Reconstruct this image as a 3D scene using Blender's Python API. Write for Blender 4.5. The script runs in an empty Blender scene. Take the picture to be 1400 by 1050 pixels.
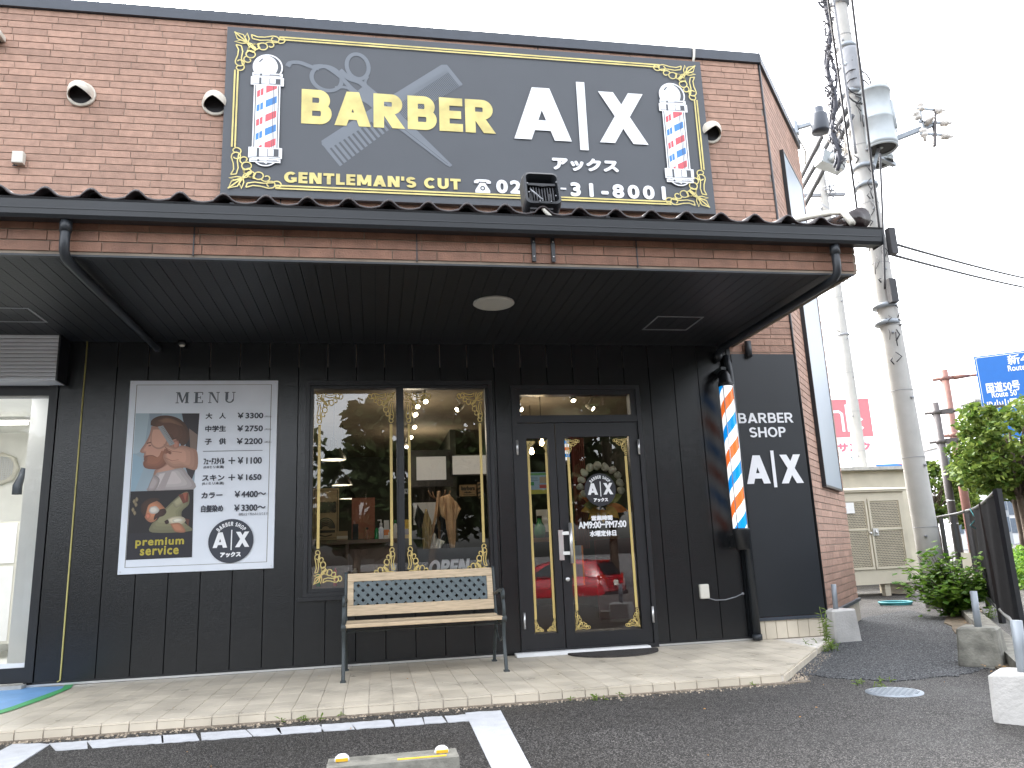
import bpy, bmesh, math, random
from mathutils import Vector, Matrix
R = math.radians
random.seed(7)
SC = bpy.context.scene
COL = SC.collection
# ------------------------------------------------------------------ camera
F_PX, YAW, PITCH, ROLL = 1053.0, R(10.32), R(12.5), R(-2.4)
CAM = Vector((0, -7.0, 0.8614))
_fw = Vector((math.sin(YAW)*math.cos(PITCH), math.cos(YAW)*math.cos(PITCH), math.sin(PITCH)))
_r0 = Vector((math.cos(YAW), -math.sin(YAW), 0)); _u0 = _r0.cross(_fw)
_rt = math.cos(ROLL)*_r0 + math.sin(ROLL)*_u0
_up = -math.sin(ROLL)*_r0 + math.cos(ROLL)*_u0
cd = bpy.data.cameras.new('camera'); cam = bpy.data.objects.new('camera', cd); COL.objects.link(cam)
cam.matrix_world = Matrix((( _rt.x, _up.x, -_fw.x, CAM.x), (_rt.y, _up.y, -_fw.y, CAM.y), (_rt.z, _up.z, -_fw.z, CAM.z), (0, 0, 0, 1)))
cd.sensor_width = 36; cd.lens = 36*F_PX/1400; cd.clip_end = 2000; cd.clip_start = 0.05
SC.camera = cam
# ------------------------------------------------------------------ sky, sun, exposure
w = bpy.data.worlds.new('World'); SC.world = w; w.use_nodes = True
nt = w.node_tree; bg = nt.nodes['Background']
sky = nt.nodes.new('ShaderNodeTexSky'); sky.sky_type = 'NISHITA'; sky.sun_disc = False
sky.sun_elevation = R(48); sky.sun_rotation = R(-22); sky.dust_density = 6; sky.ozone_density = 1.0
hs = nt.nodes.new('ShaderNodeHueSaturation'); hs.inputs['Saturation'].default_value = 0.25
nt.links.new(sky.outputs[0], hs.inputs['Color']); nt.links.new(hs.outputs[0], bg.inputs['Color'])
bg.inputs['Strength'].default_value = 0.15
sl = bpy.data.lights.new('sun', 'SUN'); sl.energy = 0.5; sl.angle = R(30); sl.color = (1, .97, .93)
so = bpy.data.objects.new('sun', sl); COL.objects.link(so)
_sd = Vector((math.sin(R(-22))*math.cos(R(48)), math.cos(R(-22))*math.cos(R(48)), math.sin(R(48))))
so.rotation_euler = _sd.to_track_quat('Z', 'Y').to_euler()
SC.view_settings.view_transform = 'Standard'; SC.view_settings.look = 'None'
SC.view_settings.gamma = 1; SC.view_settings.use_curve_mapping = False
SC.view_settings.exposure = 3.2
SC.cycles.max_bounces = 8; SC.cycles.transparent_max_bounces = 16
SC.cycles.caustics_reflective = False; SC.cycles.caustics_refractive = False
SC.cycles.sample_clamp_indirect = 4
SC.cycles.use_denoising = True
# ------------------------------------------------------------------ helpers
def ray(px, py): return _fw + _rt*((px-700)/F_PX) + _up*((525-py)/F_PX)
def onY(px, py, Y=0.0): d = ray(px, py); return CAM + d*((Y-CAM.y)/d.y)
def onZ(px, py, Z=0.0): d = ray(px, py); return CAM + d*((Z-CAM.z)/d.z)
def atD(px, py, D): return CAM + ray(px, py)*D
def srgb(r, g, b):
    f = lambda c: (c/255/12.92) if c/255 <= .04045 else ((c/255+.055)/1.055)**2.4
    return (f(r), f(g), f(b))

def tag(o, label=None, cat=None, group=None, kind=None):
    if label: o['label'] = label
    if cat: o['category'] = cat
    if group: o['group'] = group
    if kind: o['kind'] = kind
    return o
def empty(name, loc, label, cat, group=None):
    o = bpy.data.objects.new(name, None); COL.objects.link(o); o.location = loc; o.empty_display_size = .1
    return tag(o, label, cat, group)
def copy_tree(o, parent=None):
    c = o.copy(); COL.objects.link(c)
    if parent is not None: c.parent = parent
    for ch in list(o.children): copy_tree(ch, c)
    return c
def copy_move(o, delta, label=None, rz=0):
    c = copy_tree(o); c.location = Vector(o.location) + Vector(delta); c.rotation_euler[2] += rz
    if label: c['label'] = label
    return c
def root_of(p):
    v = Vector((0, 0, 0))
    while p is not None: v += Vector(p.location); p = p.parent
    return v
def setparent(o, p):
    o.parent = p
    o.matrix_parent_inverse = Matrix.Translation(-Vector(p.location)) if p.type == 'EMPTY' else Matrix.Identity(4)

class MB:
    def __init__(s): s.v = []; s.f = []; s.m = []; s.cur = 0; s.sm = []; s.smooth = False
    def add(s, vs, fs):
        b = len(s.v); s.v += [tuple(v) for v in vs]
        for f in fs: s.f.append([b+i for i in f]); s.m.append(s.cur); s.sm.append(s.smooth)
    def quad(s, a, b, c, d): s.add([a, b, c, d], [(0, 1, 2, 3)])
    def box(s, x0, x1, y0, y1, z0, z1, bev=0):
        if bev:
            bm = bmesh.new(); bmesh.ops.create_cube(bm, size=1)
            for v in bm.verts: v.co = Vector(((x0+x1)/2+v.co.x*(x1-x0), (y0+y1)/2+v.co.y*(y1-y0), (z0+z1)/2+v.co.z*(z1-z0)))
            bmesh.ops.bevel(bm, geom=bm.edges[:], offset=bev, segments=2, affect='EDGES', profile=.6)
            bm.verts.index_update(); s.add([v.co.copy() for v in bm.verts], [[v.index for v in f.verts] for f in bm.faces]); bm.free(); return
        s.add([(x0,y0,z0),(x1,y0,z0),(x1,y1,z0),(x0,y1,z0),(x0,y0,z1),(x1,y0,z1),(x1,y1,z1),(x0,y1,z1)],
              [(0,3,2,1),(4,5,6,7),(0,1,5,4),(1,2,6,5),(2,3,7,6),(3,0,4,7)])
    def obox(s, c, ux, uy, uz, hx, hy, hz):
        c = Vector(c); ux = Vector(ux)*hx; uy = Vector(uy)*hy; uz = Vector(uz)*hz
        P = [c+ux*a+uy*b+uz*d for d in (-1, 1) for a, b in ((-1,-1),(1,-1),(1,1),(-1,1))]
        s.add(P, [(0,3,2,1),(4,5,6,7),(0,1,5,4),(1,2,6,5),(2,3,7,6),(3,0,4,7)])
    def bar(s, a, b, wx, wz, up=(0,0,1)):
        a = Vector(a); b = Vector(b); d = (b-a); L = d.length; d.normalize(); up = Vector(up)
        if abs(d.dot(up)) > .98: up = Vector((0,1,0))
        x = d.cross(up).normalized(); z = x.cross(d)
        s.obox((a+b)/2, x, d, z, wx/2, L/2, wz/2)
    def tube(s, pts, r, n=8, cap=True):
        pts = [Vector(p) for p in pts]; k = len(pts); rr = r if isinstance(r, (list, tuple)) else [r]*k
        t0 = (pts[1]-pts[0]).normalized(); a = Vector((0,0,1)) if abs(t0.z) < .9 else Vector((1,0,0))
        nx = t0.cross(a).normalized(); vs = []; fs = []
        for i, p in enumerate(pts):
            t = (pts[min(i+1,k-1)]-pts[max(i-1,0)]).normalized()
            nx = (nx - t*nx.dot(t)).normalized(); ny = t.cross(nx)
            for j in range(n):
                an = 2*math.pi*j/n; vs.append(p + (nx*math.cos(an)+ny*math.sin(an))*rr[i])
        for i in range(k-1):
            for j in range(n): fs.append((i*n+j, i*n+(j+1)%n, (i+1)*n+(j+1)%n, (i+1)*n+j))
        if cap: fs.append(tuple(range(n-1,-1,-1))); fs.append(tuple((k-1)*n+j for j in range(n)))
        sm = s.smooth; s.smooth = True; s.add(vs, fs); s.smooth = sm
    def lathe(s, prof, c=(0,0,0), axis=(0,0,1), n=20, caps=True):
        ax = Vector(axis).normalized(); a = Vector((1,0,0)) if abs(ax.x) < .9 else Vector((0,1,0))
        x = (a-ax*a.dot(ax)).normalized(); y = ax.cross(x); c = Vector(c); vs = []; fs = []
        for r, h in prof:
            for j in range(n):
                an = 2*math.pi*j/n; vs.append(c+ax*h+(x*math.cos(an)+y*math.sin(an))*r)
        for i in range(len(prof)-1):
            for j in range(n): fs.append((i*n+j, i*n+(j+1)%n, (i+1)*n+(j+1)%n, (i+1)*n+j))
        if caps:
            fs.append(tuple(range(n-1,-1,-1))); b = (len(prof)-1)*n; fs.append(tuple(b+j for j in range(n)))
        sm = s.smooth; s.smooth = True; s.add(vs, fs); s.smooth = sm
    def prism(s, poly, z0, z1):
        n = len(poly); vs = [(x,y,z0) for x,y in poly]+[(x,y,z1) for x,y in poly]
        s.add(vs, [tuple(range(n-1,-1,-1)), tuple(range(n,2*n))]+[(i,(i+1)%n,n+(i+1)%n,n+i) for i in range(n)])
    def extrude(s, poly3, vec):
        n = len(poly3); v = Vector(vec); a = [Vector(p) for p in poly3]
        s.add(a+[p+v for p in a], [tuple(range(n)), tuple(range(2*n-1,n-1,-1))]+[(i,n+i,n+(i+1)%n,(i+1)%n) for i in range(n)])
    def split(s):
        par = list(range(len(s.v)))
        def find(a):
            while par[a] != a: par[a] = par[par[a]]; a = par[a]
            return a
        for f in s.f:
            for i in f[1:]: par[find(i)] = find(f[0])
        groups = {}
        for k, f in enumerate(s.f): groups.setdefault(find(f[0]), []).append(k)
        out = []
        for ks in groups.values():
            m = MB(); mp = {}
            for k in ks:
                for i in s.f[k]:
                    if i not in mp: mp[i] = len(m.v); m.v.append(s.v[i])
                m.f.append([mp[i] for i in s.f[k]]); m.m.append(s.m[k]); m.sm.append(s.sm[k])
            out.append(m)
        return out
    def each(s, name, mats, parent=None):
        return [m.build(name, mats, parent) for m in s.split()]
    def build(s, name, mats, parent=None, label=None, auto=True, recalc=False):
        me = bpy.data.meshes.new(name); me.from_pydata(s.v, [], s.f); 
        for m in (mats if isinstance(mats, (list, tuple)) else [mats]): me.materials.append(m)
        me.polygons.foreach_set('material_index', s.m); me.polygons.foreach_set('use_smooth', s.sm)
        if recalc:
            bm = bmesh.new(); bm.from_mesh(me); bmesh.ops.recalc_face_normals(bm, faces=bm.faces[:]); bm.to_mesh(me); bm.free()
        me.update()
        o = bpy.data.objects.new(name, me); COL.objects.link(o)
        if parent is not None: setparent(o, parent)
        if label: o['label'] = label
        return o
# ------------------------------------------------------------------ materials
def M(name, col, rough=.6, metal=0.0, var=.12, vs=6.0, bump=0.0, bs=60.0, island=0.0, spec=.5, stretch=None, emit=0, rvar=0.0, coat=0.0):
    m = bpy.data.materials.new(name); m.use_nodes = True; n = m.node_tree.nodes; l = m.node_tree.links
    b = n['Principled BSDF']; b.inputs['Roughness'].default_value = rough; b.inputs['Metallic'].default_value = metal
    b.inputs['Specular IOR Level'].default_value = spec
    if coat: b.inputs['Coat Weight'].default_value = coat; b.inputs['Coat Roughness'].default_value = .05
    tc = n.new('ShaderNodeTexCoord'); mp = n.new('ShaderNodeMapping'); l.new(tc.outputs['Object'], mp.inputs['Vector'])
    if stretch: mp.inputs['Scale'].default_value = stretch
    nz = n.new('ShaderNodeTexNoise'); nz.inputs['Scale'].default_value = vs; nz.inputs['Detail'].default_value = 6
    l.new(mp.outputs[0], nz.inputs['Vector'])
    mr = n.new('ShaderNodeMapRange'); mr.inputs['From Min'].default_value = .3; mr.inputs['From Max'].default_value = .7
    mr.inputs['To Min'].default_value = 1-var; mr.inputs['To Max'].default_value = 1+var
    l.new(nz.outputs['Fac'], mr.inputs['Value']); fac = mr.outputs[0]
    if island:
        g = n.new('ShaderNodeNewGeometry'); mi = n.new('ShaderNodeMapRange')
        mi.inputs['To Min'].default_value = 1-island; mi.inputs['To Max'].default_value = 1+island
        l.new(g.outputs['Random Per Island'], mi.inputs['Value'])
        mu = n.new('ShaderNodeMath'); mu.operation = 'MULTIPLY'; l.new(fac, mu.inputs[0]); l.new(mi.outputs[0], mu.inputs[1]); fac = mu.outputs[0]
    mx = n.new('ShaderNodeVectorMath'); mx.operation = 'SCALE'; mx.inputs[0].default_value = col[:3]
    l.new(fac, mx.inputs['Scale']); l.new(mx.outputs[0], b.inputs['Base Color'])
    if rvar:
        rr = n.new('ShaderNodeMapRange'); rr.inputs['From Min'].default_value = .3; rr.inputs['From Max'].default_value = .7
        rr.inputs['To Min'].default_value = max(0, rough-rvar); rr.inputs['To Max'].default_value = rough+rvar
        l.new(nz.outputs['Fac'], rr.inputs['Value']); l.new(rr.outputs[0], b.inputs['Roughness'])
    if bump:
        n2 = n.new('ShaderNodeTexNoise'); n2.inputs['Scale'].default_value = bs; n2.inputs['Detail'].default_value = 5
        l.new(mp.outputs[0], n2.inputs['Vector']); bp = n.new('ShaderNodeBump'); bp.inputs['Strength'].default_value = bump; bp.inputs['Distance'].default_value = .01
        l.new(n2.outputs['Fac'], bp.inputs['Height']); l.new(bp.outputs[0], b.inputs['Normal'])
    if emit:
        b.inputs['Emission Color'].default_value = (*col[:3], 1); b.inputs['Emission Strength'].default_value = emit
    return m
def asphalt(name, col, chip, scale, bump, wet, spec=.18, r0=.42, r1=.75):
    m = bpy.data.materials.new(name); m.use_nodes = True; n = m.node_tree.nodes; l = m.node_tree.links; b = n['Principled BSDF']
    tc = n.new('ShaderNodeTexCoord'); vo = n.new('ShaderNodeTexVoronoi'); vo.inputs['Scale'].default_value = scale
    l.new(tc.outputs['Object'], vo.inputs['Vector'])
    bw = n.new('ShaderNodeRGBToBW'); l.new(vo.outputs['Color'], bw.inputs[0])
    cr = n.new('ShaderNodeValToRGB'); e = cr.color_ramp.elements
    e[0].position = .25; e[0].color = (*[c*.55 for c in col], 1); e[1].position = .8; e[1].color = (*chip, 1)
    k = e.new(.6); k.color = (*col, 1)
    l.new(bw.outputs[0], cr.inputs[0])
    nz = n.new('ShaderNodeTexNoise'); nz.inputs['Scale'].default_value = .9; nz.inputs['Detail'].default_value = 7; nz.inputs['Roughness'].default_value = .65
    l.new(tc.outputs['Object'], nz.inputs['Vector'])
    mr = n.new('ShaderNodeMapRange'); mr.inputs['From Min'].default_value = .35; mr.inputs['From Max'].default_value = .65
    mr.inputs['To Min'].default_value = 1-wet; mr.inputs['To Max'].default_value = 1+wet*.6; l.new(nz.outputs['Fac'], mr.inputs['Value'])
    vm = n.new('ShaderNodeVectorMath'); vm.operation = 'SCALE'; l.new(cr.outputs[0], vm.inputs[0]); l.new(mr.outputs[0], vm.inputs['Scale'])
    l.new(vm.outputs[0], b.inputs['Base Color'])
    r2 = n.new('ShaderNodeMapRange'); r2.inputs['From Min'].default_value = .35; r2.inputs['From Max'].default_value = .65
    r2.inputs['To Min'].default_value = r0; r2.inputs['To Max'].default_value = r1; l.new(nz.outputs['Fac'], r2.inputs['Value'])
    l.new(r2.outputs[0], b.inputs['Roughness']); b.inputs['Specular IOR Level'].default_value = spec
    n3 = n.new('ShaderNodeTexNoise'); n3.inputs['Scale'].default_value = scale*.5; n3.inputs['Detail'].default_value = 4; l.new(tc.outputs['Object'], n3.inputs['Vector'])
    ad = n.new('ShaderNodeMath'); ad.operation = 'SUBTRACT'; l.new(n3.outputs['Fac'], ad.inputs[0]); l.new(vo.outputs['Distance'], ad.inputs[1])
    bp = n.new('ShaderNodeBump'); bp.inputs['Strength'].default_value = bump; bp.inputs['Distance'].default_value = .008
    l.new(ad.outputs[0], bp.inputs['Height']); l.new(bp.outputs[0], b.inputs['Normal'])
    return m
def glass(name, tint=(.96,.97,.97), ior=1.88, rough=0.0):
    m = bpy.data.materials.new(name); m.use_nodes = True; n = m.node_tree.nodes; l = m.node_tree.links
    n.remove(n['Principled BSDF']); out = n['Material Output']
    t = n.new('ShaderNodeBsdfTransparent'); t.inputs[0].default_value = (*tint, 1)
    g = n.new('ShaderNodeBsdfGlossy'); g.inputs['Roughness'].default_value = rough; g.inputs['Color'].default_value = (1,1,1,1)
    fr = n.new('ShaderNodeFresnel'); fr.inputs['IOR'].default_value = ior
    mx = n.new('ShaderNodeMixShader'); l.new(fr.outputs[0], mx.inputs[0]); l.new(t.outputs[0], mx.inputs[1]); l.new(g.outputs[0], mx.inputs[2])
    l.new(mx.outputs[0], out.inputs['Surface']); return m
def emis(name, col, s):
    m = bpy.data.materials.new(name); m.use_nodes = True; n = m.node_tree.nodes
    n.remove(n['Principled BSDF']); e = n.new('ShaderNodeEmission'); e.inputs[0].default_value = (*col, 1); e.inputs[1].default_value = s
    m.node_tree.links.new(e.outputs[0], n['Material Output'].inputs['Surface']); return m
def leafmat(name, c1, c2):
    m = bpy.data.materials.new(name); m.use_nodes = True; n = m.node_tree.nodes; l = m.node_tree.links; b = n['Principled BSDF']
    g = n.new('ShaderNodeNewGeometry'); mx = n.new('ShaderNodeMix'); mx.data_type = 'RGBA'
    mx.inputs[6].default_value = (*c1, 1); mx.inputs[7].default_value = (*c2, 1)
    l.new(g.outputs['Random Per Island'], mx.inputs[0]); l.new(mx.outputs[2], b.inputs['Base Color'])
    b.inputs['Roughness'].default_value = .6; b.inputs['Specular IOR Level'].default_value = .12
    tr = n.new('ShaderNodeBsdfTranslucent'); l.new(mx.outputs[2], tr.inputs[0]); ms = n.new('ShaderNodeMixShader'); ms.inputs[0].default_value = .35
    l.new(b.outputs[0], ms.inputs[1]); l.new(tr.outputs[0], ms.inputs[2]); l.new(ms.outputs[0], n['Material Output'].inputs['Surface'])
    return m
K = dict(
 brickf=M('dark_brick_tile', (.215,.108,.068), .6, var=.2, vs=10, bump=.5, bs=90, island=.10),  # darker brown version of the brick, for the canopy fascia
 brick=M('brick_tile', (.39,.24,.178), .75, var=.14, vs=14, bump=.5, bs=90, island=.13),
 mortar=M('mortar', (.43,.37,.31), .9, var=.15),
 siding=M('black_siding', (.0085,.0095,.011), .2, var=.15, vs=5, bump=.16, bs=26, stretch=(3.0,3.0,9.0), spec=.5),
 trim=M('black_trim', (.008,.009,.011), .4, bump=.1),
 soffit=M('soffit_board', (.009,.0105,.013), .5, var=.2, island=.1, bump=.2),
 frame=M('black_frame', (.010,.011,.0135), .38, var=.08),
 coping=M('grey_metal_cap', (.045,.054,.070), .45, var=.1),
 gutter=M('dark_plastic', (.016,.019,.023), .42, var=.12, vs=3),
 pipe=M('dark_pipe', (.018,.022,.027), .45, var=.15),
 tile=M('glazed_roof_tile', (.022,.015,.015), .16, var=.25, vs=9, island=.2, bump=.15, bs=20),
 white=M('white_paint', (.78,.78,.77), .5, var=.05),
 gold=M('gold_film', (.62,.47,.17), .38, var=.10, vs=3),
 goldsign=M('gold_print', (.66,.56,.20), .45, var=.22, vs=5),
 board=M('charcoal_board', (.066,.073,.084), .5, var=.05, vs=2),
 greyart=M('grey_print', (.145,.165,.19), .5, var=.03),
 wprint=M('white_print', (.80,.81,.83), .5, var=.02),
 red=M('red_print', (.70,.10,.12), .5, var=.05), blue=M('blue_print', (.05,.22,.55), .5, var=.05),
 bprint=M('black_print', (.014,.015,.020), .5, var=.05),
 menu=M('white_board', (.68,.72,.78), .45, var=.03),
 wood=M('bench_wood', (.50,.385,.25), .5, var=.22, vs=9, stretch=(1,6,14), bump=.1),
 iron=M('painted_iron', (.035,.045,.048), .5, var=.25, bump=.15, bs=120),
 lattice=M('grey_plastic', (.082,.108,.115), .5, var=.12),
 tilefloor=M('porcelain_tile', (.57,.51,.41), .38, var=.10, vs=3.5, island=.07, bump=.06, rvar=.12),
 grout=M('tile_grout', (.62,.58,.52), .9, var=.2, vs=20),
 conc=M('concrete', (.42,.41,.38), .85, var=.22, vs=9, bump=.5, bs=50),
 concw=M('white_concrete', (.46,.45,.43), .8, var=.12, vs=7, bump=.4, bs=60),
 concd=M('weathered_concrete', (.17,.165,.14), .9, var=.4, vs=10, bump=.6, bs=50),
 poleconc=M('pole_concrete', (.40,.395,.375), .8, var=.07, vs=5, bump=.15, bs=70),
 steel=M('galvanised_steel', (.27,.30,.33), .5, metal=.25, var=.12),
 silver=M('satin_silver', (.62,.62,.62), .32, metal=.8, var=.05),
 cream=M('cream_metal', (.52,.475,.375), .5, var=.10, vs=3),
 creamd=M('cream_mesh', (.44,.39,.29), .55, var=.08),
 dark=M('near_black', (.01,.01,.012), .7), rubber=M('black_rubber', (.016,.016,.017), .6),  # dark is a near-black shared by backings, openings, caps and frames
 cable=M('cable_black', (.03,.03,.034), .6), cablel=M('cable_grey', (.25,.26,.28), .6),
 mat=M('doormat', (.04,.036,.034), .95, var=.35, vs=60, bump=1, bs=150),
 hood=M('vent_paint', (.60,.56,.48), .45, var=.2, vs=12),
 lamp=M('lamp_enamel', (.45,.44,.40), .5, var=.05),
 wline=M('road_paint', (.50,.51,.53), .7, var=.10, vs=12, bump=.4, bs=80),
 redpole=M('brown_paint', (.20,.095,.075), .55, var=.12), brpole=M('dark_brown_paint', (.07,.06,.06), .55, var=.12),
 netting=M('black_netting', (.008,.008,.010), .95, var=.25, vs=9, spec=.05), bark=M('bark', (.07,.05,.035), .9, var=.3, vs=12, bump=.6),
 earth=M('dry_soil', (.10,.075,.045), .95, var=.35, vs=14, bump=.8, bs=40),
 wallint=M('dark_green_wall', (.03,.034,.026), .7, var=.2), ceilint=M('brown_ceiling', (.20,.165,.12), .75, var=.1),
 floorint=M('wood_floor', (.11,.07,.04), .45, var=.2), whiteint=M('white_wall', (.78,.78,.74), .6, var=.04),
 woodint=M('counter_wood', (.16,.09,.05), .5, var=.2), kraft=M('kraft_paper', (.30,.215,.125), .8, var=.12),
 redwood=M('red_brown_board', (.17,.06,.04), .6, var=.15), cloth=M('beige_cloth', (.58,.40,.25), .85, var=.12, vs=10),
 cloth2=M('olive_cloth', (.34,.27,.14), .85, var=.15), navy=M('navy_cloth', (.02,.022,.03), .8),
 green=M('green_glass', (.02,.22,.07), .25), orange=M('orange_print', (.75,.24,.05), .5), leafo=M('autumn_leaf', (.55,.27,.05), .6, var=.35, vs=25),
 rose=M('dried_petal', (.62,.58,.42), .7, var=.15, vs=30), maroon=M('maroon_curtain', (.12,.03,.03), .7, var=.2),
 carred=M('red_car_paint', (.22,.008,.014), .25, coat=1, var=.03), carglass=M('car_glass', (.012,.014,.016), .08), tyre=M('tyre', (.015,.015,.015), .8),
 alloy=M('alloy', (.45,.45,.46), .35, metal=.7), tail=emis('tail_light', (1,.06,.03), .2),
 glass=glass('shop_glass'), glass2=glass('clear_glass', (.96,.97,.97), 1.5),
 shutter=M('shutter_grey', (.55,.57,.60), .45, var=.06), tape=M('green_tape', (.06,.36,.12), .5), sheet=M('blue_sheet', (.16,.36,.66), .45, var=.12),
 string=M('yellow_string', (.50,.45,.16), .6), glow=emis('warm_bulb', (1,.72,.36), 6), glowd=emis('warm_white_bulb', (1,.86,.62), 4), tubeglow=emis('tube_light', (1,.97,.9), 1.2),
 signblue=M('road_sign_blue', (.003,.115,.42), .4, var=.03), pink=M('pink_billboard', (.50,.17,.19), .6, var=.03),
 asph=asphalt('asphalt_ground', (.038,.036,.034), (.17,.16,.15), 190, .7, .25),
 asphc=asphalt('coarse_asphalt', (.068,.070,.073), (.19,.195,.20), 120, .9, .2, .10, .6, .9),
 curtaing=M('grey_cladding', (.30,.32,.34), .6, var=.08), panel=M('blue_grey_panel', (.27,.32,.37), .4, var=.05, vs=1),
 transf=M('transformer_grey', (.40,.44,.46), .45, var=.08), insul=M('porcelain', (.55,.52,.48), .3),
 yellow=M('yellow_plastic', (.75,.45,.03), .4), teal=M('teal_hose', (.05,.30,.33), .5), iviry=M('ivory_plastic', (.62,.60,.53), .5, var=.04),
)
K['leaf'] = leafmat('tree_leaf', (.04,.082,.015), (.125,.165,.03)); K['leafs'] = leafmat('shrub_leaf', (.035,.11,.012), (.16,.27,.035))
K['leafd'] = leafmat('dark_leaf', (.012,.022,.008), (.032,.046,.018)); K['leafy'] = leafmat('weed_leaf', (.14,.24,.04), (.26,.34,.09))
_pc = {}
def PC(r, g, b):      # a printed colour given as sRGB
    k = (r, g, b)
    if k not in _pc: _pc[k] = M('print_%d_%d_%d' % k, [c*.62 for c in srgb(r, g, b)], .5, var=.03)
    return _pc[k]
# ------------------------------------------------------------------ flat print art on a plane
class Flat:
    """printed shapes on a board: plane origin o, axes u, v, facing n; each shape a hair in front of the one before"""
    def __init__(s, o, u=(1,0,0), v=(0,0,1), n=(0,-1,0), lift=.0015):
        s.o = Vector(o); s.u = Vector(u); s.v = Vector(v); s.n = Vector(n); s.mb = MB(); s.h = lift; s.mats = []
    def mat(s, m):
        if m not in s.mats: s.mats.append(m)
        s.mb.cur = s.mats.index(m); return s
    def poly(s, pts, m=None):
        if m is not None: s.mat(m)
        s.mb.add([s.o+s.u*x+s.v*y+s.n*s.h for x, y in pts], [tuple(range(len(pts)))]); s.h += .00004
    def rect(s, x0, y0, x1, y1, m=None): s.poly([(x0,y0),(x1,y0),(x1,y1),(x0,y1)], m)
    def ell(s, cx, cy, rx, ry, m=None, n=36, a0=0, a1=360):
        pts = [(cx+rx*math.cos(R(a0+(a1-a0)*i/n)), cy+ry*math.sin(R(a0+(a1-a0)*i/n))) for i in range(n if a1-a0 == 360 else n+1)]
        s.poly(pts, m)
    def stroke(s, pts, wd, m=None, closed=False):
        if m is not None: s.mat(m)
        P = [Vector((p[0], p[1])) for p in pts]; n = len(P); L = []; Rr = []
        for i in range(n):
            a = P[(i-1) % n] if (closed or i > 0) else P[i]; b = P[(i+1) % n] if (closed or i < n-1) else P[i]
            t = b-a; t = t.normalized() if t.length > 1e-9 else Vector((1,0)); q = Vector((-t.y, t.x))
            ww = (wd[min(i, len(wd)-1)] if isinstance(wd, list) else wd)/2; L.append(P[i]+q*ww); Rr.append(P[i]-q*ww)
        vs = [s.o+s.u*p.x+s.v*p.y+s.n*s.h for p in L+Rr]
        s.mb.add(vs, [(n+i, n+(i+1) % n, (i+1) % n, i) for i in range(n if closed else n-1)]); s.h += .00004
    def ring(s, cx, cy, rx, ry, wd, m=None, n=32, a0=0, a1=360):
        k = n if a1-a0 == 360 else n+1
        s.stroke([(cx+rx*math.cos(R(a0+(a1-a0)*i/n)), cy+ry*math.sin(R(a0+(a1-a0)*i/n))) for i in range(k)], wd, m, closed=(a1-a0 == 360))
    def tris(s, vs, fs, m=None):
        if m is not None: s.mat(m)
        s.mb.add([s.o+s.u*x+s.v*y+s.n*s.h for x, y in vs], fs); s.h += .00004
    def build(s, name, parent=None, label=None): return s.mb.build(name, s.mats, parent, label)
_tc = {}
def text_mesh(body, space=1.0):
    k = (body, space)
    if k in _tc: return _tc[k]
    c = bpy.data.curves.new('t', 'FONT'); c.body = body; c.space_character = space; c.resolution_u = 4; c.fill_mode = 'BOTH'
    ob = bpy.data.objects.new('t', c); COL.objects.link(ob)
    dg = bpy.context.evaluated_depsgraph_get(); ev = ob.evaluated_get(dg); me = ev.to_mesh()
    vs = [(v.co.x, v.co.y) for v in me.vertices]; fs = [tuple(p.vertices) for p in me.polygons]
    ev.to_mesh_clear(); bpy.data.objects.remove(ob); bpy.data.curves.remove(c)
    _tc[k] = (vs, fs); return _tc[k]
def text(F, body, x0, y0, x1, y1, m, bold=0.0, space=1.0, flip=False, keep=False):
    """set a line of text into the box; bold = stroke growth in plane units"""
    vs, fs = text_mesh(body, space)
    ax = min(v[0] for v in vs); bx = max(v[0] for v in vs); ay = min(v[1] for v in vs); by = max(v[1] for v in vs)
    x0 += bold; x1 -= bold; y0 += bold; y1 -= bold
    sx = (x1-x0)/(bx-ax); sy = (y1-y0)/(by-ay)
    if keep: sx = sy = min(sx, sy)
    T = [((x1-(v[0]-ax)*sx) if flip else (x0+(v[0]-ax)*sx), y0+(v[1]-ay)*sy) for v in vs]
    offs = [(0,0)]
    if bold:
        offs = [(bold*math.cos(a), bold*math.sin(a)) for a in [i*math.pi/4 for i in range(8)]] + [(0,0)]
    for dx, dy in offs: F.tris([(x+dx, y+dy) for x, y in T], fs, m)
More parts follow.
